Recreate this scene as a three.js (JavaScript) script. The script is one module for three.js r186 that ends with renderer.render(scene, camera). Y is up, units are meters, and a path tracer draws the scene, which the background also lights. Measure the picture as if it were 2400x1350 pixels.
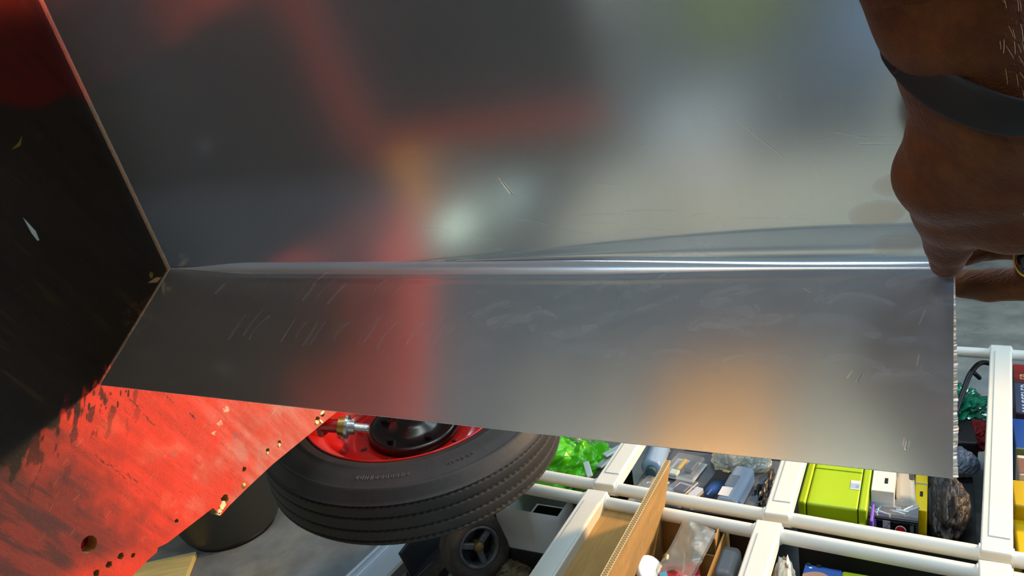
import * as THREE from 'three';
import { RoundedBoxGeometry } from 'three/addons/geometries/RoundedBoxGeometry.js';
import { mergeGeometries } from 'three/addons/utils/BufferGeometryUtils.js';
import { RectAreaLightUniformsLib } from 'three/addons/lights/RectAreaLightUniformsLib.js';
import { FontLoader } from 'three/addons/loaders/FontLoader.js';
import { TextGeometry } from 'three/addons/geometries/TextGeometry.js';
RectAreaLightUniformsLib.init();

// ───────────────────────── camera, lights, exposure ─────────────────────────
const scene = new THREE.Scene();
scene.background = new THREE.Color(0x000000);
const camera = new THREE.PerspectiveCamera(2 * Math.atan(675 / 1850) * 180 / Math.PI, 2400 / 1350, 0.02, 40);
camera.position.set(0, 1.35, 0);
camera.quaternion.setFromRotationMatrix(new THREE.Matrix4().makeBasis(
  new THREE.Vector3(0.8797, -0.1517, -0.4507), new THREE.Vector3(-0.0105, 0.9413, -0.3374), new THREE.Vector3(0.4754, 0.3015, 0.8265)));
camera.updateMatrixWorld();
const renderer = new THREE.WebGLRenderer({ antialias: true });
renderer.toneMapping = THREE.LinearToneMapping;
renderer.toneMappingExposure = 1.0;
renderer.shadowMap.enabled = true;

const LAMPS = {
  // fluorescent battens on the ceiling: x, z, length along x, strength, colour
  tubes: [
    { x: -0.15, z: -1.08, len: 1.2, power: 78, color: 0xd6ecff },
    { x: -0.30, z: -2.6, len: 1.2, power: 105, color: 0xc6e4ff },
    { x: -0.75, z: 1.55, len: 1.2, power: 205, color: 0xd6e8fb },  // added lamp, brightens the sheet and the floor it mirrors
  ],
  work: { at: [1.75, 1.62, -3.3], aim: [-0.85, 0.85, -0.62], w: 0.5, h: 0.4, power: 54, color: 0xffcf98 },
  up: { x: -0.30, y: 1.96, z: 0.56, len: 1.0, power: 130, color: 0xfff4e2 },
  window: { z: -1.75, w: 1.6, h: 0.95, y: 1.45, power: 21, color: 0xcfe6ff },
  lanterns: [{ at: [-1.61, 0.14, 0.88], power: 0.02, glow: 4, color: 0xf0ffdc }, { at: [-1.455, 0.14, 1.07], power: 0.007, glow: 1.6, color: 0xe0ffe8 }],
};

// ───────────────────────── helpers ─────────────────────────
let seed = 7;
const rnd = () => { seed = (seed * 1664525 + 1013904223) >>> 0; return seed / 4294967296; };
const rr = (a, b) => a + (b - a) * rnd();
const hash2 = (x, y) => { let h = Math.imul(x | 0, 374761393) + Math.imul(y | 0, 668265263); h = Math.imul(h ^ (h >>> 13), 1274126177); return ((h ^ (h >>> 16)) >>> 0) / 4294967296; };
const vnoise = (x, y) => {
  const xi = Math.floor(x), yi = Math.floor(y), fx = x - xi, fy = y - yi, u = fx * fx * (3 - 2 * fx), v = fy * fy * (3 - 2 * fy);
  const a = hash2(xi, yi), b = hash2(xi + 1, yi), c = hash2(xi, yi + 1), d = hash2(xi + 1, yi + 1);
  return a + (b - a) * u + (c - a) * v + (a - b - c + d) * u * v;
};
const fbm = (x, y, o = 4) => { let s = 0, a = 0.5, t = 0; for (let i = 0; i < o; i++) { s += a * vnoise(x, y); t += a; x = x * 2.03 + 17.3; y = y * 2.03 - 9.1; a *= 0.5; } return s / t; };
const ss = (a, b, x) => { const t = Math.min(1, Math.max(0, (x - a) / (b - a))); return t * t * (3 - 2 * t); };
const mix3 = (a, b, t) => [a[0] + (b[0] - a[0]) * t, a[1] + (b[1] - a[1]) * t, a[2] + (b[2] - a[2]) * t];

function canvasTex(w, h, paint, srgb = true) {
  const c = document.createElement('canvas'); c.width = w; c.height = h;
  const g = c.getContext('2d'); paint(g, w, h);
  const t = new THREE.CanvasTexture(c);
  t.wrapS = t.wrapT = THREE.RepeatWrapping; t.magFilter = THREE.LinearFilter;
  if (srgb) t.colorSpace = THREE.SRGBColorSpace;
  return t;
}
function pixelsOn(g, w, h, f) {                 // f(x, y) -> [r, g, b] 0..255
  const d = g.createImageData(w, h);
  for (let y = 0, i = 0; y < h; y++) for (let x = 0; x < w; x++, i += 4) { const c = f(x, y); d.data[i] = c[0]; d.data[i + 1] = c[1]; d.data[i + 2] = c[2]; d.data[i + 3] = 255; }
  g.putImageData(d, 0, 0);
}
const grainTex = (base, amp, sx, sy, size = 256) => canvasTex(size, size, (g, w, h) => pixelsOn(g, w, h, (x, y) => {
  const k = 1 + amp * (fbm(x / sx, y / sy, 4) - 0.5) * 2; return base.map((v) => v * k);
}));
const std = (o) => new THREE.MeshStandardMaterial({ side: THREE.DoubleSide, ...o });
const phys = (o) => new THREE.MeshPhysicalMaterial({ side: THREE.DoubleSide, ...o });
const plain = (color, roughness = 0.6, metalness = 0, more = {}) => std({ color, roughness, metalness, ...more });

const used = {};
const numbered = (n) => { const k = used[n] = (used[n] ?? -1) + 1; return k ? n + '_' + String(k).padStart(3, '0') : n; };
const shade = (m) => { m.castShadow = m.receiveShadow = true; return m; };
function tag(o, label, category, group) { o.userData.label = label; o.userData.category = category; if (group) o.userData.group = group; return o; }
function thing(name, label, category, p = [0, 0, 0], ry = 0, group) {
  const o = new THREE.Group(); o.name = numbered(name); o.position.set(...p); o.rotation.y = ry; scene.add(o);
  return tag(o, label, category, group);
}
function part(parent, name, geo, mat, p, r) {
  const m = shade(new THREE.Mesh(Array.isArray(geo) ? mergeGeometries(geo.map((q) => q.index ? q.toNonIndexed() : q)) : geo, mat));
  m.name = name; if (p) m.position.set(...p); if (r) m.rotation.set(...r); parent.add(m); return m;
}
function struct(name, geo, mat, p) { const m = part(scene, numbered(name), geo, mat, p); m.userData.kind = 'structure'; return m; }
const rbox = (w, h, d, r = 0.004, s = 2) => new RoundedBoxGeometry(w, h, d, s, Math.min(r, w / 2.01, h / 2.01, d / 2.01));
const moved = (g, x, y, z, rx = 0, ry = 0, rz = 0) => g.applyMatrix4(new THREE.Matrix4().compose(new THREE.Vector3(x, y, z), new THREE.Quaternion().setFromEuler(new THREE.Euler(rx, ry, rz)), new THREE.Vector3(1, 1, 1)));
const cyl = (r, h, n = 32, r2 = r) => new THREE.CylinderGeometry(r2, r, h, n);
const tubeAlong = (pts, r, n = 40, m = 10, closed = false) => new THREE.TubeGeometry(new THREE.CatmullRomCurve3(pts.map((p) => new THREE.Vector3(...p)), closed), n, r, m, closed);
const lathe = (pts, n = 64) => new THREE.LatheGeometry(pts.map((p) => new THREE.Vector2(...p)), n);

// ───────────────────────── materials ─────────────────────────
const floorTex = canvasTex(2048, 2048, (g, w, h) => {
  pixelsOn(g, w, h, (x, y) => {
    const big = fbm(x / 260, y / 260, 5), mid = fbm(x / 38 + 40, y / 38, 4), fine = hash2(x, y);
    const k = 0.80 + 0.34 * (big - 0.5) + 0.26 * (mid - 0.5) + 0.07 * (fine - 0.5);
    const c = mix3([158, 158, 146], [140, 146, 146], ss(0.4, 0.62, fbm(x / 190 + 9, y / 190 + 3, 3)));
    return c.map((v) => v * k * 1.08);
  });
  for (let i = 0; i < 420; i++) { g.globalAlpha = rr(0.1, 0.5); g.fillStyle = rnd() < 0.45 ? '#6b3a2c' : '#4d4a42'; g.beginPath(); g.ellipse(rnd() * w, rnd() * h, rr(1, 7), rr(1, 5), rr(0, 3), 0, 7); g.fill(); }
  g.globalAlpha = 0.25; g.strokeStyle = '#5a5850'; g.lineWidth = 1;
  for (let i = 0; i < 60; i++) { const x = rnd() * w, y = rnd() * h, a = rr(0, 6.3), l = rr(20, 160); g.beginPath(); g.moveTo(x, y); g.lineTo(x + Math.cos(a) * l, y + Math.sin(a) * l); g.stroke(); }
});
const bumpSpeck = canvasTex(512, 512, (g, w, h) => pixelsOn(g, w, h, (x, y) => { const v = 255 * (0.6 * fbm(x / 14, y / 14, 4) + 0.4 * hash2(x, y)); return [v, v, v]; }), false);
const M = {
  floor: std({ map: floorTex, roughness: 0.72, bumpMap: bumpSpeck, bumpScale: 0.0006 }),
  wall: std({ map: grainTex([186, 190, 182], 0.10, 40, 40), roughness: 0.9 }),
  ceiling: std({ map: grainTex([150, 156, 156], 0.10, 36, 60), roughness: 0.9 }),
  raw: std({ map: canvasTex(256, 256, (g, w, h) => pixelsOn(g, w, h, (x, y) => { const k = 0.8 + 0.4 * fbm(x / 60, y / 4, 3); return [150 * k, 112 * k, 58 * k]; })), roughness: 0.85 }),
  splinter: std({ map: canvasTex(64, 64, (g, w, h) => pixelsOn(g, w, h, (x, y) => { const k = 0.85 + 0.3 * fbm(x / 3, y / 18, 3); return [236 * k, 214 * k, 150 * k]; })), roughness: 0.85 }),
  redSteel: phys({ color: 0xb01409, roughness: 0.28, clearcoat: 0.6, clearcoatRoughness: 0.12 }),
  rubber: std({ map: grainTex([35, 35, 31], 0.16, 30, 30), roughness: 0.62, bumpMap: bumpSpeck, bumpScale: 0.0003 }),
  zinc: plain(0xc3c8c6, 0.3, 1), brass: plain(0xb59a4e, 0.35, 1), darkSteel: plain(0x4a4640, 0.32, 1),
  resin: phys({ color: 0xe4e4d6, roughness: 0.42, bumpMap: bumpSpeck, bumpScale: 0.00012 }),
  black: plain(0x0b0b0c, 0.5), blackCloth: std({ color: 0x121214, roughness: 0.9, bumpMap: bumpSpeck, bumpScale: 0.0008 }),
  white: plain(0xe6e6e0, 0.45), lime: plain(0xa9c90c, 0.45), limeDark: plain(0x5d6f08, 0.5),
  yellow: plain(0xe8c400, 0.45), blue: plain(0x1450a0, 0.5), red: plain(0xc01824, 0.45), purple: plain(0x7050c8, 0.5),
  clear: phys({ color: 0xf2f6f8, roughness: 0.14, transmission: 0.9, thickness: 0, ior: 1.45, specularIntensity: 1 }),
  film: phys({ color: 0xe4e6da, roughness: 0.22, transmission: 0.72, thickness: 0, ior: 1.45 }),
  tin: plain(0x9a978c, 0.35, 1),
};
const kraft = std({ map: canvasTex(512, 512, (g, w, h) => pixelsOn(g, w, h, (x, y) => {
  const k = 0.92 + 0.16 * (fbm(x / 3, y / 34, 3) - 0.5) + 0.2 * (fbm(x / 90, y / 90, 3) - 0.5); return [184 * k, 142 * k, 76 * k];
})), roughness: 0.85 });
const flute = std({ map: canvasTex(256, 32, (g, w, h) => pixelsOn(g, w, h, (x, y) => {
  const s = Math.abs(y / h - 0.5 - 0.36 * Math.sin(x / 256 * 6.283 * 16)) < 0.11 || y < 4 || y > 27; const k = 0.9 + 0.2 * hash2(x, y); return s ? [206 * k, 184 * k, 128 * k] : [120 * k, 98 * k, 62 * k];
})), roughness: 0.9 });

// ───────────────────────── the room ─────────────────────────
const RX0 = -3.3, RX1 = 3.1, RZ0 = -4.8, RZ1 = 3.3, RH = 2.5;
{
  const w = RX1 - RX0, d = RZ1 - RZ0, cx = (RX0 + RX1) / 2, cz = (RZ0 + RZ1) / 2, t = 0.12;
  const fg = new THREE.BoxGeometry(w + 2 * t, t, d + 2 * t), uv = fg.attributes.uv; for (let i = 0; i < uv.count; i++) uv.setXY(i, uv.getX(i) * 2, uv.getY(i) * 2.5);
  struct('floor', fg, M.floor, [cx, -t / 2, cz]);
  struct('ceiling', new THREE.BoxGeometry(w + 2 * t, t, d + 2 * t), M.ceiling, [cx, RH + t / 2, cz]);
  struct('wall_left', new THREE.BoxGeometry(t, RH, d), M.wall, [RX0 - t / 2, RH / 2, cz]);
  { // right wall with a frosted daylight window let into it
    const L = LAMPS.window, z0 = L.z - L.w / 2, z1 = L.z + L.w / 2, y0 = L.y - L.h / 2, y1 = L.y + L.h / 2, wx = RX1 + t / 2, bits = [];
    bits.push(new THREE.BoxGeometry(t, RH, z0 - RZ0).translate(wx, RH / 2, (RZ0 + z0) / 2), new THREE.BoxGeometry(t, RH, RZ1 - z1).translate(wx, RH / 2, (RZ1 + z1) / 2), new THREE.BoxGeometry(t, y0, L.w).translate(wx, y0 / 2, L.z), new THREE.BoxGeometry(t, RH - y1, L.w).translate(wx, (RH + y1) / 2, L.z));
    struct('wall_right', bits, M.wall);
    const win = new THREE.Group(); win.name = 'window_1'; win.userData.kind = 'structure'; scene.add(win); win.position.set(RX1 + 0.03, L.y, L.z);
    part(win, 'window_frame', [new THREE.BoxGeometry(0.06, 0.05, L.w).translate(0, L.h / 2 - 0.025, 0), new THREE.BoxGeometry(0.06, 0.05, L.w).translate(0, -L.h / 2 + 0.025, 0), new THREE.BoxGeometry(0.06, L.h, 0.05).translate(0, 0, L.w / 2 - 0.025), new THREE.BoxGeometry(0.06, L.h, 0.05).translate(0, 0, -L.w / 2 + 0.025), new THREE.BoxGeometry(0.06, L.h, 0.04)], M.white);
    part(win, 'frosted_pane', new THREE.BoxGeometry(0.01, L.h - 0.04, L.w - 0.04), std({ color: 0xffffff, emissive: L.color, emissiveIntensity: 2 }), [0.02, 0, 0]);
    const a = new THREE.RectAreaLight(L.color, L.power, L.w - 0.1, L.h - 0.1); a.position.set(RX1 - 0.03, L.y, L.z); a.lookAt(RX1 - 2, L.y, L.z); scene.add(a);
  }
  struct('wall_back', new THREE.BoxGeometry(w + 2 * t, RH, t), M.wall, [cx, RH / 2, RZ0 - t / 2]);
  struct('wall_front', new THREE.BoxGeometry(w + 2 * t, RH, t), M.wall, [cx, RH / 2, RZ1 + t / 2]);
}
// ceiling battens: housing, tube, and the light they give off
LAMPS.tubes.forEach((L, i) => {
  const o = thing('ceiling_lamp', ['white fluorescent batten lamp on the ceiling above the metal sheet', 'white fluorescent batten lamp on the ceiling above the plastic racks', 'added unseen batten lamp behind the photographer, brightens the floor and the sheet'][i], 'lamp', [L.x, RH, L.z]);
  part(o, 'housing', rbox(L.len + 0.06, 0.05, 0.10, 0.008), M.white, [0, -0.025, 0]);
  part(o, 'tube', moved(cyl(0.016, L.len, 20), 0, 0, 0, 0, 0, Math.PI / 2), std({ color: 0xffffff, emissive: L.color, emissiveIntensity: 3 }), [0, -0.075, 0]);
  const a = new THREE.RectAreaLight(L.color, L.power, L.len, 0.05); a.position.set(0, -0.096, 0); a.lookAt(new THREE.Vector3(0, -5, 0)); a.rotation.set(-Math.PI / 2, 0, 0); o.add(a);
});
{ // the warm work lamp beyond the right edge of the picture
  const L = LAMPS.work, o = thing('work_lamp', 'warm square work lamp on a black tripod beyond the plastic racks', 'lamp', [L.at[0], 0, L.at[2]]);
  const head = new THREE.Group(); head.name = 'lamp_head'; head.position.set(0, L.at[1], 0); o.add(head);
  head.lookAt(new THREE.Vector3(L.aim[0] - 0, L.aim[1], L.aim[2]));
  part(head, 'housing', rbox(L.w + 0.05, L.h + 0.05, 0.08, 0.01), M.black, [0, 0, -0.045]);
  part(head, 'panel', rbox(L.w, L.h, 0.012, 0.004), std({ color: 0xffffff, emissive: L.color, emissiveIntensity: 3 }), [0, 0, 0.002]);
  part(o, 'pole', cyl(0.014, L.at[1] - 0.3, 16), M.black, [0, (L.at[1] - 0.3) / 2 + 0.05, -0.02]);
  for (let k = 0; k < 3; k++) { const a = k * 2.094; part(o, 'leg', tubeAlong([[0, 0.45, -0.02], [Math.cos(a) * 0.35, 0.012, Math.sin(a) * 0.35]], 0.011, 4, 8), M.black); }
  const a = new THREE.SpotLight(L.color, L.power, 0, 0.44, 0.3, 2); a.shadow.radius = 9; a.position.set(...L.at); a.target.position.set(...L.aim); scene.add(a.target);
  a.position.add(new THREE.Vector3(...L.aim).sub(a.position).setLength(0.03)); scene.add(a);
}
{ // added trough lamp, out of view, brightens the boards the lower flange mirrors
  const L = LAMPS.up, o = thing('added_trough_lamp', 'added unseen trough lamp that brightens the boards under the ceiling', 'lamp', [L.x, L.y, L.z]);
  part(o, 'trough', rbox(L.len + 0.05, 0.05, 0.12, 0.01), M.white, [0, -0.03, 0]); part(o, 'tube', moved(cyl(0.014, L.len, 20), 0, 0, 0, 0, 0, Math.PI / 2), std({ color: 0xffffff, emissive: L.color, emissiveIntensity: 3 }), [0, 0.008, 0]);
  for (const x of [-0.4, 0.4]) part(o, 'cord', cyl(0.004, RH - L.y, 8), M.black, [x, (RH - L.y) / 2, 0.05]);
  const a = new THREE.RectAreaLight(L.color, L.power, L.len, 0.06); a.position.set(0, 0.026, 0); a.rotation.set(Math.PI / 2, 0, 0); o.add(a);
}
LAMPS.lanterns.forEach((L, i) => { // little lanterns added out of view to make the round glows in the sheet
  const o = thing('lantern', i ? 'added dimmer small lantern on the brown mat, makes a faint glow in the sheet' : 'added brighter small lantern on the brown mat, makes a round glow in the sheet', 'lamp', [L.at[0], 0.008, L.at[2]]);
  part(o, 'base', lathe([[0, 0], [0.05, 0], [0.055, 0.02], [0.04, 0.05], [0.03, 0.10], [0, 0.10]], 32), M.black);
  part(o, 'globe', new THREE.SphereGeometry(0.035, 24, 16), std({ color: 0xffffff, emissive: L.color, emissiveIntensity: L.glow }), [0, 0.14, 0]);
  const p = new THREE.PointLight(L.color, L.power); p.position.set(0, 0.14, 0); p.castShadow = true; o.add(p);
});

// ───────────────────────── tipped trailer: bed panel, front panel, wheel ─────────────────────────
const BX = -0.907, BT = 0.018;
const trailer = thing('trailer', 'red and black painted plywood trailer tipped on its side with one wheel', 'trailer', [0, 0, 0]);
{
  // bed outline in (x' = -z, y)
  const s = new THREE.Shape();
  const low = [[0.166, 0.757], [0.30, 0.762], [0.40, 0.766], [0.47, 0.7695], [0.493, 0.7700], [0.520, 0.7755], [0.534, 0.7765], [0.5375, 0.7815], [0.552, 0.7785], [0.60, 0.7795], [0.6325, 0.7800], [0.6350, 0.7745], [0.6395, 0.7615], [0.66, 0.7665], [0.70, 0.7725], [0.754, 0.7790], [0.83, 0.7825], [0.907, 0.7862], [0.945, 0.788]];
  low.forEach((p, i) => (i ? s.lineTo(...p) : s.moveTo(...p)));
  s.lineTo(0.945, 1.74); s.lineTo(0.166, 1.74); s.closePath();
  const hole = (x, y, r, wob = 0.12, n = 18) => { const p = new THREE.Path(); for (let i = 0; i <= n; i++) { const a = -i / n * 6.2832, k = r * (1 + wob * (hash2(i % n, Math.floor(x * 9999)) - 0.5)); (i ? p.lineTo(x + Math.cos(a) * k, y + Math.sin(a) * k) : p.moveTo(x + Math.cos(a) * k, y + Math.sin(a) * k)); } s.holes.push(p); };
  hole(0.457, 0.8445, 0.0105, 0.05, 28);
  for (const [x, y, r] of [[0.488, 0.8045, 0.0042], [0.503, 0.7945, 0.0030], [0.471, 0.8045, 0.0042], [0.4535, 0.8050, 0.0042], [0.574, 0.798, 0.0030], [0.6545, 0.7800, 0.0068], [0.692, 0.7790, 0.0042], [0.701, 0.8015, 0.0040], [0.751, 0.8045, 0.0036], [0.777, 0.8035, 0.0036], [0.866, 0.797, 0.0056], [0.880, 0.799, 0.0046]]) hole(x, y, r, 0.3);
  const g = new THREE.ExtrudeGeometry(s, { depth: BT, bevelEnabled: false, curveSegments: 4 });
  const uv = g.attributes.uv, pos = g.attributes.position, nor = g.attributes.normal;
  for (let i = 0; i < uv.count; i++) if (Math.abs(nor.getZ(i)) > 0.5) uv.setXY(i, (pos.getX(i) - 0.15) / 0.8, (pos.getY(i) - 0.75) / 1.0);
  const W = 1600, H = 2000;
  const inBlack = (x, y) => {          // 1 inside the black-painted field of the bed, ragged at its brushed edge
    const jag = (fbm(x * 26 - y * 16, x * 5 + y * 9, 4) - 0.5), fine = fbm(x * 120 - y * 70, x * 40 + y * 50, 3) - 0.5;
    const lowEdge = 0.992 + 0.045 * ss(0.38, 0.58, x) + jag * 0.09 + fine * 0.03;
    const topEdge = 1.358 + jag * 0.03, left = 0.250 + jag * 0.035;
    return ss(-0.006, 0.006, y - lowEdge) * ss(-0.006, 0.006, topEdge - y) * ss(-0.01, 0.01, x - left);
  };
  const paint = canvasTex(W, H, (c) => {
    pixelsOn(c, W, H, (px, py) => {
      const x = 0.15 + px / 2000, y = 1.75 - py / 2000;
      const st = fbm((x + y * 0.55) * 90, (y - x * 0.3) * 14, 4), sp = hash2(px, py), md = fbm(x * 30, y * 30, 4), big = fbm(x * 9 + 3, y * 9, 3);
      let col = mix3([230, 74, 48], [214, 60, 42], st);
      col = mix3(col, [234, 96, 66], ss(0.55, 0.75, md) * 0.5);
      // rubbed, greyed paint towards the wheel end
      const faded = ss(0.60, 0.80, x + (md - 0.5) * 0.22 + (st - 0.5) * 0.1) * ss(0.99, 0.86, y + (big - 0.5) * 0.2);
      col = mix3(col, mix3([206, 132, 108], [190, 110, 94], st), faded * (0.5 + 0.5 * ss(0.35, 0.6, st * 0.5 + big * 0.5)));
      // purple-brown grime of the worn corner, widened to paint in the soft shadow edge
      const grimeShade = ss(0.56, 0.43, x + (md - 0.5) * 0.10 + (st - 0.5) * 0.06 + (y - 0.84) * 0.28) * ss(0.795, 0.84, y + (x - 0.45) * 0.35 + (md - 0.5) * 0.03) * ss(1.04, 0.99, y);
      col = mix3(col, mix3([116, 58, 52], [82, 48, 42], st), grimeShade * (0.72 + 0.35 * ss(0.38, 0.6, st)));
      const k = 0.94 + 0.14 * (sp - 0.5) + 0.30 * (st - 0.5); col = col.map((v) => v * k);
      // shade painted as maroon over the red high on the bed, and black drag marks below the black field
      const dimShade = ss(0.44, 0.52, x + (md - 0.5) * 0.06) * ss(1.50, 1.44, y + (big - 0.5) * 0.06) * ss(1.33, 1.35, y);
      col = mix3(col, mix3([92, 20, 14], [58, 18, 14], st), dimShade * 0.92);
      const below = 1.03 + 0.02 * ss(0.4, 0.58, x) - y, mott = ss(0.52, 0.60, fbm(x * 95 - y * 55, x * 20 + y * 38, 4) - Math.max(0, below) * 0.9) * ss(0.13, 0.0, below) * ss(0.62, 0.55, x) * (y < 1.1 ? 1 : 0);
      col = mix3(col, [40, 28, 24], mott * 0.85);
      const b = inBlack(x, y);
      if (b > 0) { const bl = mix3(mix3([32, 30, 24], [48, 36, 26], st), [74, 58, 32], ss(0.62, 0.8, st) * ss(0.45, 0.7, big) * 0.7); col = mix3(col, bl.map((v) => v * (0.9 + 0.3 * sp)), b); }
      return col;
    });
    const P = (x, y) => [(x - 0.15) * 2000, (1.75 - y) * 2000];
    // dark rubbed-through streaks on the red
    for (let i = 0; i < 900; i++) { const x = rr(0.36, 0.9), y = rr(0.79, 1.0), [a, b] = P(x, y), l = rr(3, 26); c.globalAlpha = rr(0.08, 0.4); c.strokeStyle = rnd() < 0.6 ? '#5a3a30' : '#8a5a50'; c.lineWidth = rr(0.6, 2.6); c.beginPath(); c.moveTo(a, b); c.quadraticCurveTo(a + l * 0.2, b + l * 0.5, a + l * 0.5 + rr(-2, 2), b + l); c.stroke(); }
    for (const [x, y, l] of [[0.563, 0.992, 46], [0.575, 0.962, 50], [0.607, 0.985, 70], [0.50, 0.945, 44], [0.512, 0.925, 60], [0.53, 0.90, 40], [0.64, 0.93, 26]]) for (let k = 0; k < 26; k++) { const [a, b] = P(x, y); c.globalAlpha = rr(0.15, 0.55); c.strokeStyle = '#3c2c28'; c.lineWidth = rr(0.7, 2.4); const u = rr(0, 1) * l, v = rr(-2.5, 2.5); c.beginPath(); c.moveTo(a + u * 0.45 + v, b + u); c.lineTo(a + u * 0.45 + v + rr(1, 4), b + u + rr(2, 9)); c.stroke(); }
    // dark flecks where black paint has been dragged over the red
    for (let i = 0; i < 26; i++) { const x = rr(0.50, 0.58), y = rr(0.985, 1.03), [a, b] = P(x, y); c.globalAlpha = rr(0.4, 0.9); c.fillStyle = '#241d18'; c.beginPath(); c.ellipse(a, b, rr(1, 4), rr(2, 11), 0.4, 0, 7); c.fill(); }
    // pale scratches and knocks
    c.lineCap = 'round';
    for (let i = 0; i < 150; i++) { const x = rr(0.4, 0.9), y = rr(0.79, 1.0), [a, b] = P(x, y), l = rr(3, 22); c.globalAlpha = rr(0.15, 0.6); c.strokeStyle = rnd() < 0.5 ? '#e9a184' : '#d8c8a8'; c.lineWidth = rr(0.4, 1.2); c.beginPath(); c.moveTo(a, b); c.lineTo(a + l, b - l * rr(0.3, 0.8)); c.stroke(); }
    c.globalAlpha = 1;
    const chip = (x, y, n, s, col) => { const [a, b] = P(x, y); for (let k = 0; k < n; k++) { c.fillStyle = col; c.globalAlpha = rr(0.5, 1); c.beginPath(); c.ellipse(a + rr(-s, s), b + rr(-s, s) * 0.8, rr(1, 5), rr(1, 3), rr(0, 3), 0, 7); c.fill(); } };
    chip(0.700, 0.902, 26, 9, '#d9b98c'); chip(0.683, 0.888, 16, 8, '#cfae86'); chip(0.669, 0.880, 8, 5, '#cfae86');
    chip(0.702, 0.858, 12, 6, '#6a6a72'); chip(0.60, 0.885, 10, 8, '#a06a58');
    c.globalAlpha = 1; c.fillStyle = '#c4dbe0'; { const [a, b] = P(0.5175, 1.224); c.beginPath(); c.moveTo(a - 10, b - 34); c.lineTo(a - 2, b - 18); c.lineTo(a + 8, b + 4); c.lineTo(a + 9, b + 26); c.lineTo(a + 4, b + 26); c.lineTo(a - 3, b + 6); c.closePath(); c.fill(); }
    c.fillStyle = '#8a7434'; { const [a, b] = P(0.532, 1.318); c.beginPath(); c.moveTo(a - 14, b + 8); c.lineTo(a + 8, b - 6); c.lineTo(a + 22, b - 20); c.lineTo(a + 10, b + 2); c.closePath(); c.fill(); }
    c.fillStyle = '#b59a6a'; { const [a, b] = P(0.655, 1.119); c.beginPath(); c.moveTo(a - 34, b + 2); c.lineTo(a - 4, b - 4); c.lineTo(a + 12, b + 2); c.lineTo(a - 6, b + 10); c.closePath(); c.fill(); c.fillStyle = '#8a7434'; c.beginPath(); c.ellipse(a - 16, b - 14, 6, 9, 0.3, 0, 7); c.fill(); }
    c.globalAlpha = 0.28; for (let i = 0; i < 260; i++) { const [a, b] = P(rr(0.59, 0.65), rr(1.045, 1.10)); c.fillStyle = '#6b4a30'; c.beginPath(); c.ellipse(a, b, rr(1, 6), rr(1, 4), 0.5, 0, 7); c.fill(); }
  });
  const bumpB = canvasTex(1024, 1024, (c, w, h) => pixelsOn(c, w, h, (x, y) => { const v = 255 * (0.5 * fbm((x + y * 0.5) / 9, (y - x * 0.3) / 60, 4) + 0.25 * fbm(x / 6, y / 6, 3) + 0.25 * hash2(x, y)); return [v, v, v]; }), false);
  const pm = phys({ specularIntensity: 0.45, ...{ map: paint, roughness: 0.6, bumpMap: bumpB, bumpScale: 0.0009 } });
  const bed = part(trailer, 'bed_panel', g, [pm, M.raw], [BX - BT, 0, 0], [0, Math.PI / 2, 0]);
  // splintered wood torn out of the holes along the lower edge
  const splinter = (x, y, l, w, a, lift = 0.0006) => { const q = new THREE.Shape(); q.moveTo(-l / 2, 0); q.lineTo(-l * 0.2, w / 2); q.lineTo(l * 0.3, w * 0.42); q.lineTo(l / 2, w * 0.05); q.lineTo(l * 0.25, -w / 2); q.lineTo(-l * 0.3, -w * 0.35); q.closePath(); part(bed, 'splinter', new THREE.ExtrudeGeometry(q, { depth: 0.004, bevelEnabled: true, bevelSize: 0.0006, bevelThickness: 0.0006, bevelSegments: 1 }), M.splinter, [x, y, BT - 0.0034 + lift], [0, 0, a]); };
  splinter(0.6475, 0.7735, 0.013, 0.0085, 0.6); splinter(0.640, 0.7690, 0.008, 0.006, 0.4); splinter(0.638, 0.7665, 0.006, 0.0035, -0.5);
  splinter(0.8625, 0.7935, 0.006, 0.008, 0.9); splinter(0.872, 0.790, 0.010, 0.003, -1.0); splinter(0.879, 0.8025, 0.010, 0.004, 0.1); splinter(0.775, 0.8005, 0.005, 0.0035, 0.8); splinter(0.749, 0.8015, 0.003, 0.002, 0.5);
  part(bed, 'plug', new THREE.SphereGeometry(0.0044, 16, 10), plain(0xd2b14c, 0.4, 0.6), [0.6925, 0.7792, BT - 0.002]);
  // the end panel that closes the bed: black with a red bottom rail; the sheet mirrors it
  const fp = canvasTex(512, 1024, (c, w, h) => pixelsOn(c, w, h, (x, y) => { const st = fbm(x / 60, y / 10, 4), k = 0.8 + 0.4 * st; return y < 150 + 14 * st ? [226 * (0.9 + 0.1 * k), 196 * (0.9 + 0.1 * k), 158 * (0.9 + 0.1 * k)] : [34 * k, 36 * k, 38 * k]; }));  // cream top band added to brighten the fold and bounce light on the sheet
  part(trailer, 'end_panel', rbox(0.44, 0.37, 0.016, 0.002), std({ map: fp, roughness: 0.6 }), [-0.907 + 0.222, 1.235, -0.156]);
  part(trailer, 'bottom_rail', rbox(0.44, 0.045, 0.03, 0.004), plain(0xd8301e, 0.45), [-0.907 + 0.222, 1.045, -0.156]);
  // chassis behind the bed
  part(trailer, 'chassis_rail', rbox(0.05, 0.06, 1.05, 0.006), M.redSteel, [-0.953, 0.860, -0.72]);
  part(trailer, 'chassis_rail', rbox(0.05, 0.06, 1.05, 0.006), M.redSteel, [-0.953, 1.62, -0.72]);
}
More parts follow.
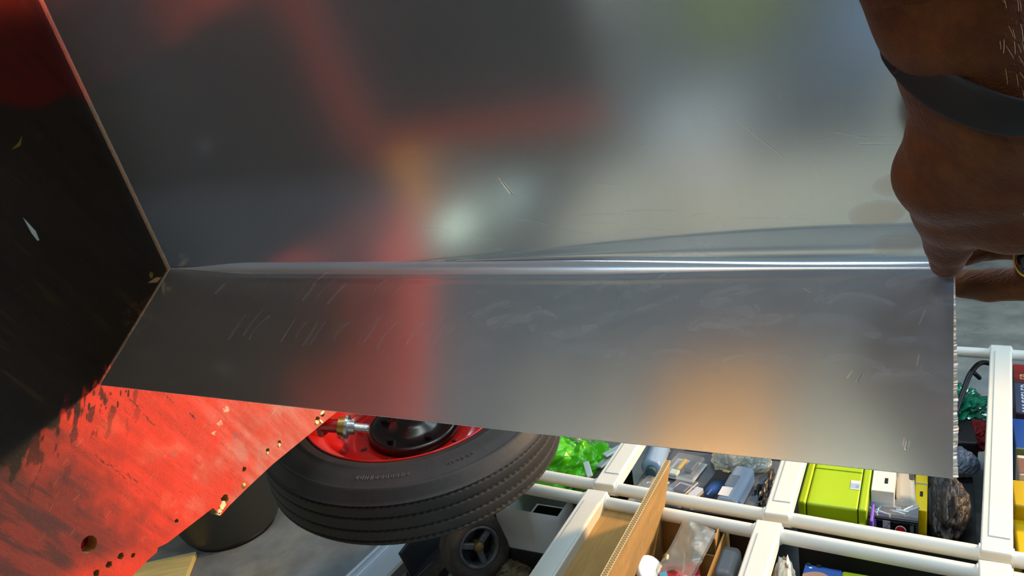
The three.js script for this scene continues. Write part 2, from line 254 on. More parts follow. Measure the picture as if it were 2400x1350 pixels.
// wheel
{
  const wheel = new THREE.Group(); wheel.name = 'wheel'; trailer.add(wheel);
  wheel.position.set(-0.9044, 0.6597, -1.1034);
  wheel.quaternion.setFromUnitVectors(new THREE.Vector3(0, 1, 0), new THREE.Vector3(0.072, 0.993, 0.094).normalize());
  // tyre: swept section with zig-zag grooves round the tread
  const sec = []; // [r, h, groove, zig]
  const side = [[0.193, 0.050], [0.197, 0.060], [0.205, 0.0645], [0.214, 0.0655], [0.2165, 0.0670], [0.220, 0.0672], [0.2215, 0.0657], [0.236, 0.0650], [0.250, 0.0625], [0.260, 0.0588], [0.2625, 0.0595], [0.2660, 0.0590], [0.2685, 0.0560], [0.274, 0.0505], [0.2795, 0.0440]];
  for (const [r, h] of side) sec.push([r, h, 0]);
  const ribs = [0.036, 0.013, -0.013, -0.036];
  sec.push([0.2835, 0.040, 0]);
  ribs.forEach((h, i) => { const top = 0.2865 - 0.5 * h * h; sec.push([top, h + 0.0042, 0], [top - 0.0004, h + 0.0026, 1], [top - 0.006, h + 0.0018, 1], [top - 0.006, h - 0.0018, 1], [top - 0.0004, h - 0.0026, 1], [top, h - 0.0042, 0]); if (i < 3) sec.push([0.2875, h - 0.0115, 0]); });
  sec.push([0.2815, -0.046, 0]);
  for (const [r, h] of side.slice().reverse()) sec.push([r, -h, 0]);
  const N = 576, P = [], U = [], I = [], n = sec.length;
  for (let i = 0; i <= N; i++) { const a = i / N * 6.28319, z = (i % 4 < 2 ? (i % 2) * 2 - 1 + (i % 4 === 0 ? 1 : 0) : (i % 4 === 2 ? 1 : 0)) * 0.0011; sec.forEach(([r, h, gz], j) => { const hh = h + (gz ? z : 0); P.push(Math.cos(a) * r, hh, Math.sin(a) * r); U.push(a * 1.1, j / n); }); }
  for (let i = 0; i < N; i++) for (let j = 0; j < n - 1; j++) { const a = i * n + j, b = a + n; I.push(a, a + 1, b, b, a + 1, b + 1); }
  const tg = new THREE.BufferGeometry(); tg.setAttribute('position', new THREE.Float32BufferAttribute(P, 3)); tg.setAttribute('uv', new THREE.Float32BufferAttribute(U, 2)); tg.setIndex(I); tg.computeVertexNormals();
  const tyre = part(wheel, 'tyre', tg, M.rubber);
  // faint worn lettering: raised strokes round the sidewall, too worn to read
  const marks = []; let sd = 3; const r2 = () => { sd = (sd * 16807) % 2147483647; return sd / 2147483647; };
  for (const [a0, cnt] of [[0.98, 11], [0.52, 6]]) for (let k = 0; k < cnt; k++) { const a = a0 + k * 0.036; for (let q = 0; q < 2; q++) marks.push(moved(rbox(0.0012, 0.0012, q && r2() < 0.5 ? 0.005 : 0.010, 0.0004, 1).rotateY(Math.PI / 2), Math.cos(a + q * 0.014) * (0.243 + (r2() - 0.5) * 0.003), 0.0641, Math.sin(a + q * 0.014) * 0.243, 0, -a, 0)); }
  part(wheel, 'sidewall_lettering', mergeGeometries(marks.map((g) => g.index ? g.toNonIndexed() : g)), plain(0x4a4a44, 0.7));
  // dished red rim: lip, barrel, flat disc with slots
  const rim = part(wheel, 'rim', lathe([[0.060, -0.012], [0.098, -0.012], [0.112, -0.004], [0.124, -0.012], [0.146, -0.026], [0.158, -0.018], [0.163, 0.016], [0.1685, 0.036], [0.178, 0.044], [0.188, 0.052], [0.1935, 0.060], [0.1985, 0.0655], [0.2005, 0.0620], [0.197, 0.055], [0.190, 0.045]], 128), M.redSteel);
  for (let k = 0; k < 10; k++) { const a = k * 0.6283 + 0.2; part(rim, 'slot', rbox(0.012, 0.004, 0.005, 0.0015, 1), M.black, [Math.cos(a) * 0.108, -0.0035, Math.sin(a) * 0.108], [0, -a, 0]); }
  part(wheel, 'hub_drum', lathe([[0, 0.018], [0.030, 0.018], [0.034, 0.010], [0.046, 0.006], [0.050, 0.000], [0.074, 0.000], [0.080, 0.006], [0.086, 0.006], [0.089, 0.002], [0.090, -0.004], [0.090, -0.010], [0.06, -0.012]], 96), M.darkSteel);
  for (let k = 0; k < 5; k++) { const a = k * 1.2566 + 0.5; part(wheel, 'wheel_nut', cyl(0.008, 0.010, 6), M.darkSteel, [Math.cos(a) * 0.062, 0.002, Math.sin(a) * 0.062]); }
  part(wheel, 'spindle', cyl(0.016, 0.13, 24), M.darkSteel, [0, -0.055, 0]);
  // swing arm from the spindle back to the chassis rail behind the bed
  part(trailer, 'axle_arm', tubeAlong([[-0.902, 0.548, -1.112], [-0.955, 0.56, -1.11], [-1.015, 0.60, -1.05], [-1.03, 0.72, -0.96], [-0.985, 0.84, -0.93], [-0.955, 0.858, -0.92]], 0.019, 40, 14), M.redSteel);
}
{ // spring bolt that sticks out below the edge of the bed
  const hang = part(trailer, 'spring_hanger', [rbox(0.012, 0.085, 0.034, 0.003), moved(rbox(0.030, 0.012, 0.034, 0.003), -0.012, 0.04, 0)], M.redSteel, [-0.9345, 0.790, -0.905]);
  const b = new THREE.Group(); b.name = 'spring_bolt'; trailer.add(b);
  b.position.set(-0.9075, 0.7612, -0.9095); b.scale.setScalar(1.18); b.quaternion.setFromUnitVectors(new THREE.Vector3(0, 1, 0), new THREE.Vector3(0.0505, -0.0135, -0.0241).normalize());
  const up = (g, y) => g.translate(0, y, 0);
  part(b, 'spacer', up(cyl(0.0105, 0.024, 24), -0.012), M.redSteel);
  part(b, 'brass_washer', up(cyl(0.0135, 0.0062, 32), 0.0035), M.brass); part(b, 'brass_washer', up(cyl(0.0150, 0.0040, 32), 0.0088), M.brass);
  part(b, 'flange_nut', [up(cyl(0.0178, 0.0040, 32), 0.0128), up(cyl(0.0122, 0.0098, 6), 0.0190)], M.zinc);
  const th = [up(cyl(0.0066, 0.022, 20), 0.034)]; for (let k = 0; k < 9; k++) th.push(new THREE.TorusGeometry(0.0066, 0.0006, 6, 20).rotateX(Math.PI / 2).translate(0, 0.026 + k * 0.0019, 0));
  part(b, 'threaded_shaft', th, M.zinc);
}

// ───────────────────────── bent aluminium sheet ─────────────────────────
const XL = -0.9028, XR = 0.0108, TOP = 1.66;
{
  const sheet = thing('aluminium_sheet', 'large bent sheet of scuffed bare aluminium held against the tipped trailer', 'metal sheet');
  const bendY = 1.1258, bendZ = -0.6747, TH = 0.0013;
  const SW = 0.9136, SH = 0.64, LOW = 0.175;    // texture span in metres; bend at v = LOW / SH
  const rgh = [], W = 2048, H = 1434, px = (x) => (x - XL) / SW * W, py = (s) => H - (s + LOW) / SH * H;   // s: metres above (+) or below (-) the bend
  const paintSmears = (g, dark) => {
    g.lineCap = 'round';
    // zig-zag rubbing in two rows below the bend
    for (const [s0, x0, x1] of [[-0.030, -0.845, -0.47], [-0.078, -0.855, -0.44]]) for (let x = x0; x < x1; x += rr(0.008, 0.020)) { const w = rr(0.4, 1), a = px(x), b = py(s0 - rr(0.006, 0.024)), c = a + rr(12, 34), d = py(s0 + rr(0.004, 0.020)), q = rr(-6, 14), l0 = rr(7, 17); for (let k = 0; k < 2; k++) { g.globalAlpha = 0.10 * w; g.lineWidth = l0 * (1 - k * 0.4); g.strokeStyle = '#fff'; g.beginPath(); g.moveTo(a, b); g.quadraticCurveTo(a + q, (b + d) / 2, c, d); g.stroke(); } }
    // wide polishing sweeps further right
    for (let i = 0; i < 70; i++) { const x = rr(-0.45, -0.02), s = rr(-0.10, -0.015); g.globalAlpha = rr(0.05, 0.15); g.lineWidth = rr(6, 26); g.strokeStyle = '#fff'; g.beginPath(); const a = px(x), b = py(s); g.moveTo(a, b); g.quadraticCurveTo(a + rr(10, 60), b - rr(10, 40), a + rr(40, 130), b - rr(-20, 50)); g.stroke(); }
    for (let i = 0; i < 46; i++) { const x = rr(-0.5, -0.03), s = rr(0.005, 0.06); g.globalAlpha = rr(0.04, 0.16); g.lineWidth = rr(1, 4); g.strokeStyle = '#fff'; g.beginPath(); const a = px(x), b = py(s); g.moveTo(a, b); g.quadraticCurveTo(a + 50, b + rr(-14, 4), a + rr(60, 150), b + rr(-4, 22)); g.stroke(); }
    g.globalAlpha = 1;
  };
  const prints = [[-0.030, 0.072, 0.0165, 0.0095], [-0.044, 0.048, 0.021, 0.0115], [-0.030, 0.020, 0.020, 0.0110]];
  const colT = canvasTex(W, H, (g, w, h) => {
    pixelsOn(g, w, h, (x, y) => { const k = 1 + 0.012 * (fbm(x / 3, y / 220, 3) - 0.5) + 0.03 * (fbm(x / 160, y / 160, 3) - 0.5); return [190 * k, 206 * k, 219 * k]; });
    g.lineCap = 'round'; g.strokeStyle = '#ffffff';  // real nicks, drawn white to put their glint into the colour
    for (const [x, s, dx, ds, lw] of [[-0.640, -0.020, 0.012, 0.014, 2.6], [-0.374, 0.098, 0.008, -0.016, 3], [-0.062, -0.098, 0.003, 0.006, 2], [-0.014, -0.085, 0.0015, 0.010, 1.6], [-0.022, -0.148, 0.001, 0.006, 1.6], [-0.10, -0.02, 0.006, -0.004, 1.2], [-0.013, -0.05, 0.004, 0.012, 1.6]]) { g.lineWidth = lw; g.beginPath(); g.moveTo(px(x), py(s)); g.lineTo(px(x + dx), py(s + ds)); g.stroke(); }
    // greasy finger marks beside the hand
    for (const [x, s, a, b] of prints) { const cx = px(x), cy = py(s); for (let k = 0; k < 7; k++) { g.globalAlpha = 0.030; g.fillStyle = '#a8966a'; g.beginPath(); g.ellipse(cx + k * 0.7, cy, (a - k * 0.0008) / SW * W, (b - k * 0.0006) / SH * H, -0.12, 0, 7); g.fill(); } }
    g.globalAlpha = 1;
  });
  const ormT = canvasTex(W, H, (g, w, h) => {
    pixelsOn(g, w, h, (x, y) => { const v = fbm(x / 240 + 5, y / 240, 4), f = fbm(x / 4, y / 90 + 9, 2); return [255, 160 + 34 * (v - 0.5) + 12 * (f - 0.5), 200]; });
    
    g.save(); paintSmears({ set lineCap(v) { g.lineCap = v; }, set globalAlpha(v) { g.globalAlpha = v; }, set lineWidth(v) { g.lineWidth = v; }, set strokeStyle(v) { g.strokeStyle = 'rgb(255,205,112)'; }, beginPath: () => g.beginPath(), moveTo: (a, b) => g.moveTo(a, b), quadraticCurveTo: (a, b, c, d) => g.quadraticCurveTo(a, b, c, d), stroke: () => g.stroke() }); g.restore();
    g.globalCompositeOperation = 'source-over';
    for (const [x, s, a, b] of prints) { g.globalAlpha = 0.5; g.fillStyle = 'rgb(255,200,150)'; g.beginPath(); g.ellipse(px(x), py(s), a / SW * W, b / SH * H, -0.12, 0, 7); g.fill(); }
    g.globalAlpha = 1;
  }, false);
  const bmpT = canvasTex(W, H, (g, w, h) => {
    pixelsOn(g, w, h, (x, y) => { const v = 120 + 4 * (fbm(x / 2.2, y / 120, 3) - 0.5) + 8 * (hash2(x, y) - 0.5); return [v, v, v]; });
    g.lineCap = 'round';
    for (let i = 0; i < 260; i++) { const x = rnd() * w, y = rnd() * h, a = rr(-0.5, 0.5) + (rnd() < 0.3 ? 1.2 : 0), l = rr(4, 70); g.globalAlpha = rr(0.1, 0.45); g.strokeStyle = rnd() < 0.5 ? '#fff' : '#222'; g.lineWidth = rr(0.5, 1.3); g.beginPath(); g.moveTo(x, y); g.lineTo(x + Math.cos(a) * l, y + Math.sin(a) * l); g.stroke(); }
    // knocks: two short nicks by the bend, one on the upper face, a few specks at the lower right corner
    const nick = (x, s, dx, ds, lw, a = 1) => { g.globalAlpha = a; g.strokeStyle = '#fff'; g.lineWidth = lw; g.beginPath(); g.moveTo(px(x), py(s)); g.lineTo(px(x + dx), py(s + ds)); g.stroke(); g.strokeStyle = '#000'; g.lineWidth = lw * 0.6; g.beginPath(); g.moveTo(px(x) + lw, py(s)); g.lineTo(px(x + dx) + lw, py(s + ds)); g.stroke(); };
    nick(-0.637, -0.016, 0.010, 0.012, 3); nick(-0.372, 0.094, 0.007, -0.013, 4); nick(-0.055, -0.10, 0.003, 0.006, 2); nick(-0.012, -0.09, 0.002, 0.008, 2); nick(-0.02, -0.15, 0.001, 0.006, 2); nick(-0.14, 0.13, 0.03, -0.03, 1, 0.6); nick(-0.5, 0.128, 0.02, -0.002, 1.4, 0.5); nick(-0.47, 0.127, 0.012, -0.001, 1.4, 0.5);
    g.globalAlpha = 1;
  }, false);
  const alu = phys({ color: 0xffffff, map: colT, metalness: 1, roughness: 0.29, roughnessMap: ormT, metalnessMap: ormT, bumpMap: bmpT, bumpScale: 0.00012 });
  const bendM = phys({ color: 0xffffff, map: colT, metalness: 0.5, roughness: 0.3, bumpMap: bmpT, bumpScale: 0.0002 });   // same metal made less metallic to imitate a bright reflection along the fold
  const edgeM = plain(0xe6eeee, 0.4, 0.4);
  // cross-section at x: inner (front) face as points with s (metres from the bend), in (y, z)
  const NX = 160, NU = 20, NA = 14, NL = 16;
  const taper = (x) => ss(XL + 0.004, XL + 0.16, x) * (1 - 0.72 * ss(-0.33, -0.08, x));
  function profile(x) {
    const t = (x - XL) / (XR - XL);
    const au = 0.168, al = 0.6245 + 0.148 * t;                 // upper leans 9.6 deg to the room, lower slopes 36-44 deg
    const len = 0.1758 + (0.1676 - 0.1758) * t;
    const u = [Math.cos(au), Math.sin(au)], l = [-Math.sin(al), Math.cos(al)];   // (y, z) away from the bend
    const R = 0.0012 + 0.0125 * taper(x);
    const turn = Math.acos(Math.max(-1, Math.min(1, -(u[0] * l[0] + u[1] * l[1])))), tl = R * Math.tan(turn / 2);
    const a = [bendY + u[0] * tl, bendZ + u[1] * tl], b = [bendY + l[0] * tl, bendZ + l[1] * tl];
    const nu = [-u[1], u[0]];                                   // into the room (z+)
    const c = [a[0] + nu[0] * R, a[1] + nu[1] * R];
    const pts = [];
    const kh = 0.004 + 0.034 * ss(-0.62, -0.05, x), lean = 0.155 * ss(-0.66, -0.45, x);   // added tilt above the fold, shaped so the strip mirrors the lower flange
    const kink = (k) => { const q = kh - k; return q <= -0.002 ? 0 : -lean * (q > 0.002 ? q : (q + 0.002) ** 2 / 0.008); };
    const bk = kink(tl);
    const warp = 0.0016 * Math.sin(x * 5.3 + 0.6) ;
    const ks = []; for (let i = NU - 8; i >= 1; i--) ks.push(kh + 0.004 + (TOP - bendY - kh) / u[0] * i / (NU - 8)); for (const q of [0.004, 0.002, 0.001, 0, -0.001, -0.002]) ks.push(kh + q); ks.push(tl + (kh - tl) * 0.55, tl + (kh - tl) * 0.15);
    for (const k of ks) { const wv = warp * ss(0.02, 0.3, k) + kink(k); pts.push([bendY + u[0] * k + nu[0] * wv, bendZ + u[1] * k + nu[1] * wv, k]); }
    const a0 = Math.atan2(a[0] - c[0], a[1] - c[1]), a1 = Math.atan2(b[0] - c[0], b[1] - c[1]); let da = a1 - a0; while (da > Math.PI) da -= 6.28319; while (da < -Math.PI) da += 6.28319;
    for (let i = 0; i <= NA; i++) { const q = a0 + da * i / NA; pts.push([c[0] + Math.sin(q) * R, c[1] + Math.cos(q) * R, tl * (1 - 2 * i / NA)]); }
    // slight second crease just below the bend, then the flat lower flange
    const nl = [l[1], -l[0]], cr = 0.00075 * taper(x) * ss(XL + 0.03, XL + 0.2, x);
    for (let i = 1; i <= NL; i++) { const f = i <= 6 ? i / 6 * 0.016 : 0.016 + (i - 6) / (NL - 6) * (len - tl - 0.016); const bump = cr * Math.exp(-(((f - 0.0065) / 0.0022) ** 2)); pts.push([b[0] + l[0] * f + nl[0] * bump, b[1] + l[1] * f + nl[1] * bump, -tl - f]); }
    return pts;
  }
  const rows = []; for (let i = 0; i <= NX; i++) { const t = i / NX, x = XL + (XR - XL) * (t < 0.25 ? t * 0.9 : 0.225 + (t - 0.25) * 0.775 / 0.75); rows.push([x, profile(x)]); }
  const M0 = rows[0][1].length;
  const grid = (j0, j1) => {                                  // front, back and rim between profile rows j0..j1
    const m = j1 - j0 + 1, P = [], U = [], I = [], Nn = [];
    const nrm = (i, j) => { const p = rows[i][1], q0 = p[Math.max(0, j - 1)], q1 = p[Math.min(M0 - 1, j + 1)]; const dy = q1[0] - q0[0], dz = q1[1] - q0[1], L = Math.hypot(dy, dz); let dn = [-dz / L, dy / L]; if (dn[1] < 0) dn = [-dn[0], -dn[1]];
      const i0 = Math.max(0, i - 1), i1 = Math.min(NX, i + 1), sx = rows[i1][0] - rows[i0][0], sl = ((rows[i1][1][j][0] - rows[i0][1][j][0]) * dn[0] + (rows[i1][1][j][1] - rows[i0][1][j][1]) * dn[1]) / sx; const k = 1 / Math.hypot(1, sl); return [-sl * k, dn[0] * k, dn[1] * k]; };
    for (const back of [0, 1]) for (let i = 0; i <= NX; i++) for (let j = j0; j <= j1; j++) {
      const n = nrm(i, j), [y, z, s] = rows[i][1][j], x = rows[i][0], d = back ? TH : 0;
      P.push(x - n[0] * d * 0, y - n[1] * d, z - n[2] * d); Nn.push(...(back ? n.map((v) => -v) : n)); U.push((x - XL) / SW, (s + LOW) / SH);
    }
    const off = (NX + 1) * m;
    for (let i = 0; i < NX; i++) for (let j = 0; j < m - 1; j++) { const a = i * m + j, b = a + m; I.push(a, a + 1, b, b, a + 1, b + 1); I.push(off + a, off + b, off + a + 1, off + b, off + b + 1, off + a + 1); }
    const g = new THREE.BufferGeometry(); g.setAttribute('position', new THREE.Float32BufferAttribute(P, 3)); g.setAttribute('normal', new THREE.Float32BufferAttribute(Nn, 3)); g.setAttribute('uv', new THREE.Float32BufferAttribute(U, 2)); g.setIndex(I);
    return g;
  };
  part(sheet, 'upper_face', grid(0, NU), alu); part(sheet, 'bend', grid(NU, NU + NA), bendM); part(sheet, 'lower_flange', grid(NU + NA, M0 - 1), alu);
  // sawn edges
  const nAt = (p, j) => { const q0 = p[Math.max(0, j - 1)], q1 = p[Math.min(M0 - 1, j + 1)], dy = q1[0] - q0[0], dz = q1[1] - q0[1], L = Math.hypot(dy, dz); let d = [-dz / L, dy / L]; return d[1] < 0 ? [-d[0], -d[1]] : d; };
  const strip = (list) => { const P = [], I = []; list.forEach(([a, b]) => P.push(...a, ...b)); for (let i = 0; i < list.length - 1; i++) { const q = i * 2; I.push(q, q + 1, q + 2, q + 2, q + 1, q + 3); } const g = new THREE.BufferGeometry(); g.setAttribute('position', new THREE.Float32BufferAttribute(P, 3)); g.setIndex(I); g.computeVertexNormals(); return g; };
  const endStrip = (row, out) => strip(row[1].map((p, j) => { const n = nAt(row[1], j); return [[row[0] + out, p[0], p[1]], [row[0], p[0] - n[0] * TH, p[1] - n[1] * TH]]; }));
  part(sheet, 'cut_edge', endStrip(rows[0], -0.0006), edgeM); part(sheet, 'cut_edge', endStrip(rows[NX], 0.0006), edgeM);
  part(sheet, 'cut_edge', strip(rows.map(([x, p]) => { const q = p[M0 - 1], n = nAt(p, M0 - 1); return [[x, q[0], q[1]], [x, q[0] - n[0] * TH, q[1] - n[1] * TH]]; })), edgeM);
  part(sheet, 'cut_edge', strip(rows.map(([x, p]) => { const q = p[0], n = nAt(p, 0); return [[x, q[0], q[1]], [x, q[0] - n[0] * TH, q[1] - n[1] * TH]]; })), edgeM);
  // torn burr along the right end of the lower flange
  const br = [], pr = rows[NX][1], j0 = NU + NA + 2; for (let i = 0; i <= 240; i++) { const f = i / 240, jj = j0 + f * (M0 - 1 - j0), a = Math.floor(jj), b = Math.min(M0 - 1, a + 1), k = jj - a; const y = pr[a][0] + (pr[b][0] - pr[a][0]) * k, z = pr[a][1] + (pr[b][1] - pr[a][1]) * k; const w = 0.0006 + 0.0026 * ss(0.25, 0.75, f) * (0.25 + 0.6 * fbm(i / 9, 3, 2) + 0.35 * hash2(i, 5)); br.push([[XR - 0.0004, y + 0.0003, z + 0.0003], [XR + w, y + 0.0006 + 0.0012 * (hash2(i, 9) - 0.5), z - 0.0009 + 0.0018 * hash2(i, 2)]]); }
  const bg = strip(br); part(sheet, 'burr', bg, plain(0xe8ece8, 0.45, 0.85));
}

// ───────────────────────── arm, band, ring ─────────────────────────
const arm = thing('person', 'bare arm reaching down, thumb pressing the bend of the aluminium sheet', 'person');
{
  const J = {
    sleeve: [0.135, 1.575, -0.150, 0.066], upper: [0.060, 1.560, -0.270, 0.060], joint: [-0.036, 1.520, -0.418, 0.050], elbow: [-0.0196, 1.4224, -0.4991, 0.054], fore0: [0.0130, 1.3298, -0.5325, 0.047], fore1: [0.0234, 1.2916, -0.5548, 0.044], wrist: [0.0282, 1.2643, -0.5682, 0.0405],
    palm0: [0.0343, 1.2301, -0.5931, 0.040], palm1: [0.0461, 1.1990, -0.6275, 0.040], thenar0: [0.0087, 1.2395, -0.5757, 0.030], thenar: [0.0022, 1.2203, -0.5892, 0.0295], tmcp: [0.0063, 1.1882, -0.6161, 0.0235], tip_: [0.0064, 1.1557, -0.6406, 0.0165], ttip: [0.0053, 1.1359, -0.6533, 0.0118],
    aMCP: [0.0680, 1.1585, -0.6952, 0.016], aPIP: [0.0716, 1.0901, -0.7389, 0.0145], aDIP: [0.0366, 1.0914, -0.7302, 0.0138], aTIP: [0.0176, 1.0968, -0.7188, 0.0125],
    bMCP: [0.0730, 1.1642, -0.7244, 0.015], bPIP: [0.0629, 1.1062, -0.7942, 0.0125], bDIP: [0.0369, 1.1049, -0.7933, 0.0115], bTIP: [0.0204, 1.1061, -0.7697, 0.0105],
    cMCP: [0.0818, 1.1690, -0.7312, 0.015], cPIP: [0.1064, 1.1070, -0.7712, 0.0135], cDIP: [0.0919, 1.0713, -0.7861, 0.012], cTIP: [0.0765, 1.0808, -0.7928, 0.011],
    dMCP: [0.0848, 1.1830, -0.7138, 0.014], dPIP: [0.1134, 1.1352, -0.7491, 0.012], dDIP: [0.1111, 1.0997, -0.7591, 0.011], dTIP: [0.0987, 1.0879, -0.7718, 0.010],
  };
  const cap = (p, A, B) => { const ax = B[0] - A[0], ay = B[1] - A[1], az = B[2] - A[2], px = p[0] - A[0], py = p[1] - A[1], pz = p[2] - A[2]; const t = Math.min(1, Math.max(0, (px * ax + py * ay + pz * az) / (ax * ax + ay * ay + az * az))); const qx = px - ax * t, qy = py - ay * t, qz = pz - az * t; return Math.sqrt(qx * qx + qy * qy + qz * qz) - (A[3] + (B[3] - A[3]) * t); };
  const smin = (a, b, k) => { const h = Math.max(k - Math.abs(a - b), 0) / k; return Math.min(a, b) - h * h * k * 0.25; };
  const chain = (p, names, k = 0.004) => { let d = 9; for (let i = 0; i < names.length - 1; i++) d = smin(d, cap(p, J[names[i]], J[names[i + 1]]), k); return d; };
  const sdf = (p) => {
    if (p[1] > 1.34) return chain(p, ['sleeve', 'upper', 'joint', 'elbow', 'fore0', 'fore1'], 0.016);
    let d = chain(p, ['elbow', 'fore0', 'fore1', 'wrist'], 0.012);
    d = smin(d, chain(p, ['wrist', 'palm0', 'palm1'], 0.012), 0.014);
    d = smin(d, cap(p, J.palm1, J.aMCP), 0.014); d = smin(d, cap(p, J.palm1, J.bMCP), 0.014); d = smin(d, cap(p, J.palm1, J.dMCP), 0.014);
    d = smin(d, chain(p, ['thenar0', 'thenar', 'tmcp'], 0.010), 0.016);
    d = smin(d, chain(p, ['tmcp', 'tip_', 'ttip'], 0.0035), 0.006);
    if (p[1] < 1.215) for (const f of 'abcd') d = smin(d, chain(p, [f + 'MCP', f + 'PIP', f + 'DIP', f + 'TIP'], 0.004), 0.0045);
    return d;
  };
  // surface nets on a fine grid
  const lo = [-0.085, 1.045, -0.832], hi = [0.215, 1.655, -0.075], c = 0.0027, nn = lo.map((v, i) => Math.ceil((hi[i] - v) / c) + 1), [nx, ny, nz] = nn;
  const F = new Float32Array(nx * ny * nz), id = (x, y, z) => x + nx * (y + ny * z);
  for (let z = 0; z < nz; z++) for (let y = 0; y < ny; y++) for (let x = 0; x < nx; x++) F[id(x, y, z)] = z * c + lo[2] > -0.42 && y * c + lo[1] < 1.42 ? 1 : sdf([lo[0] + x * c, lo[1] + y * c, lo[2] + z * c]);
  const vid = new Int32Array(nx * ny * nz).fill(-1), P = [], I = [];
  for (let z = 0; z < nz - 1; z++) for (let y = 0; y < ny - 1; y++) for (let x = 0; x < nx - 1; x++) {
    let n = 0, sx = 0, sy = 0, sz = 0, neg = 0; const v = []; for (let k = 0; k < 8; k++) { v[k] = F[id(x + (k & 1), y + ((k >> 1) & 1), z + (k >> 2))]; if (v[k] < 0) neg++; }
    if (!neg || neg === 8) continue;
    for (const [a, b] of [[0, 1], [2, 3], [4, 5], [6, 7], [0, 2], [1, 3], [4, 6], [5, 7], [0, 4], [1, 5], [2, 6], [3, 7]]) if ((v[a] < 0) !== (v[b] < 0)) { const t = v[a] / (v[a] - v[b]); sx += (a & 1) + ((b & 1) - (a & 1)) * t; sy += ((a >> 1) & 1) + (((b >> 1) & 1) - ((a >> 1) & 1)) * t; sz += (a >> 2) + ((b >> 2) - (a >> 2)) * t; n++; }
    vid[id(x, y, z)] = P.length / 3; P.push(lo[0] + (x + sx / n) * c, lo[1] + (y + sy / n) * c, lo[2] + (z + sz / n) * c);
  }
  const quad = (a, b, d, e, flip) => { if (a < 0 || b < 0 || d < 0 || e < 0) return; flip ? I.push(a, d, b, a, e, d) : I.push(a, b, d, a, d, e); };
  for (let z = 1; z < nz - 1; z++) for (let y = 1; y < ny - 1; y++) for (let x = 1; x < nx - 1; x++) {
    const f = F[id(x, y, z)] < 0;
    if (f !== (F[id(x + 1, y, z)] < 0)) quad(vid[id(x, y - 1, z - 1)], vid[id(x, y, z - 1)], vid[id(x, y, z)], vid[id(x, y - 1, z)], !f);
    if (f !== (F[id(x, y + 1, z)] < 0)) quad(vid[id(x - 1, y, z - 1)], vid[id(x - 1, y, z)], vid[id(x, y, z)], vid[id(x, y, z - 1)], !f);
    if (f !== (F[id(x, y, z + 1)] < 0)) quad(vid[id(x - 1, y - 1, z)], vid[id(x, y - 1, z)], vid[id(x, y, z)], vid[id(x - 1, y, z)], !f);
  }
  const Nn = [], U = [], e = 0.0008;
  for (let i = 0; i < P.length; i += 3) { const p = [P[i], P[i + 1], P[i + 2]]; const g = [0, 1, 2].map((k) => { const q = p.slice(), r = p.slice(); q[k] += e; r[k] -= e; return sdf(q) - sdf(r); }); const L = Math.hypot(...g) || 1; Nn.push(g[0] / L, g[1] / L, g[2] / L); U.push((p[0] + p[2] * 0.7) * 6, p[1] * 6); }
  const g = new THREE.BufferGeometry(); g.setAttribute('position', new THREE.Float32BufferAttribute(P, 3)); g.setAttribute('normal', new THREE.Float32BufferAttribute(Nn, 3)); g.setAttribute('uv', new THREE.Float32BufferAttribute(U, 2)); g.setIndex(I);
  const skinT = canvasTex(1024, 1024, (q, w, h) => pixelsOn(q, w, h, (x, y) => { const a = fbm(x / 26, y / 26, 4), b = fbm(x / 130, y / 130, 3), s = hash2(x, y); const cc = mix3([116, 67, 25], [103, 54, 18], ss(0.35, 0.65, b)); const k = 0.92 + 0.22 * (a - 0.5) + 0.05 * (s - 0.5); return cc.map((v) => v * k); }));
  const skinB = canvasTex(1024, 1024, (q, w, h) => pixelsOn(q, w, h, (x, y) => { const v = 255 * (0.6 * fbm(x / 7, y / 7, 3) + 0.4 * fbm(x / 22, y / 40, 3)); return [v, v, v]; }), false);
  const skin = phys({ map: skinT, bumpMap: skinB, bumpScale: 0.0009, specularIntensity: 0.5, roughness: 0.62, sheen: 0.08, sheenColor: new THREE.Color(0xffb080), sheenRoughness: 0.5, transmission: 0.22, thickness: 0 });
  part(arm, 'skin', g, skin);
  { // short dark sleeve round the upper arm
    const A = new THREE.Vector3(0.045, 1.556, -0.293), B = new THREE.Vector3(0.155, 1.580, -0.118), L = A.distanceTo(B);
    const s = part(arm, 'sleeve', lathe([[0.068, 0], [0.072, 0.0], [0.078, 0.06], [0.082, L], [0.070, L + 0.02], [0.0, L + 0.03]], 40), std({ map: grainTex([44, 48, 58], 0.2, 6, 6), roughness: 0.95 }));
    s.position.copy(A); s.quaternion.setFromUnitVectors(new THREE.Vector3(0, 1, 0), B.clone().sub(A).normalize());
  }
  // fine pale hairs on the lit side of the forearm and hand
  const hairs = [];
  for (let i = 0, tries = 0; hairs.length < 900 && tries < 60000; tries++) {
    const k = Math.floor(rnd() * P.length / 3) * 3, p = new THREE.Vector3(P[k], P[k + 1], P[k + 2]), n = new THREE.Vector3(Nn[k], Nn[k + 1], Nn[k + 2]);
    if (n.x < 0.25 || p.y > 1.46 || p.y < 1.185 || (p.y < 1.275 && p.y > 1.235)) continue;
    const t = new THREE.Vector3(rr(-0.2, 0.6), -1, rr(-0.6, 0.2)).addScaledVector(n, 0.5).normalize(), l = rr(0.004, 0.009), q = p.clone().addScaledVector(t, l * 0.5).addScaledVector(n, l * 0.12), r = p.clone().addScaledVector(t, l);
    hairs.push(new THREE.TubeGeometry(new THREE.QuadraticBezierCurve3(p, q, r), 4, 0.00011, 3));
  }
  const hm = part(arm, 'hair', mergeGeometries(hairs), plain(0xc79a5c, 0.5)); hm.userData.kind = 'stuff';
}
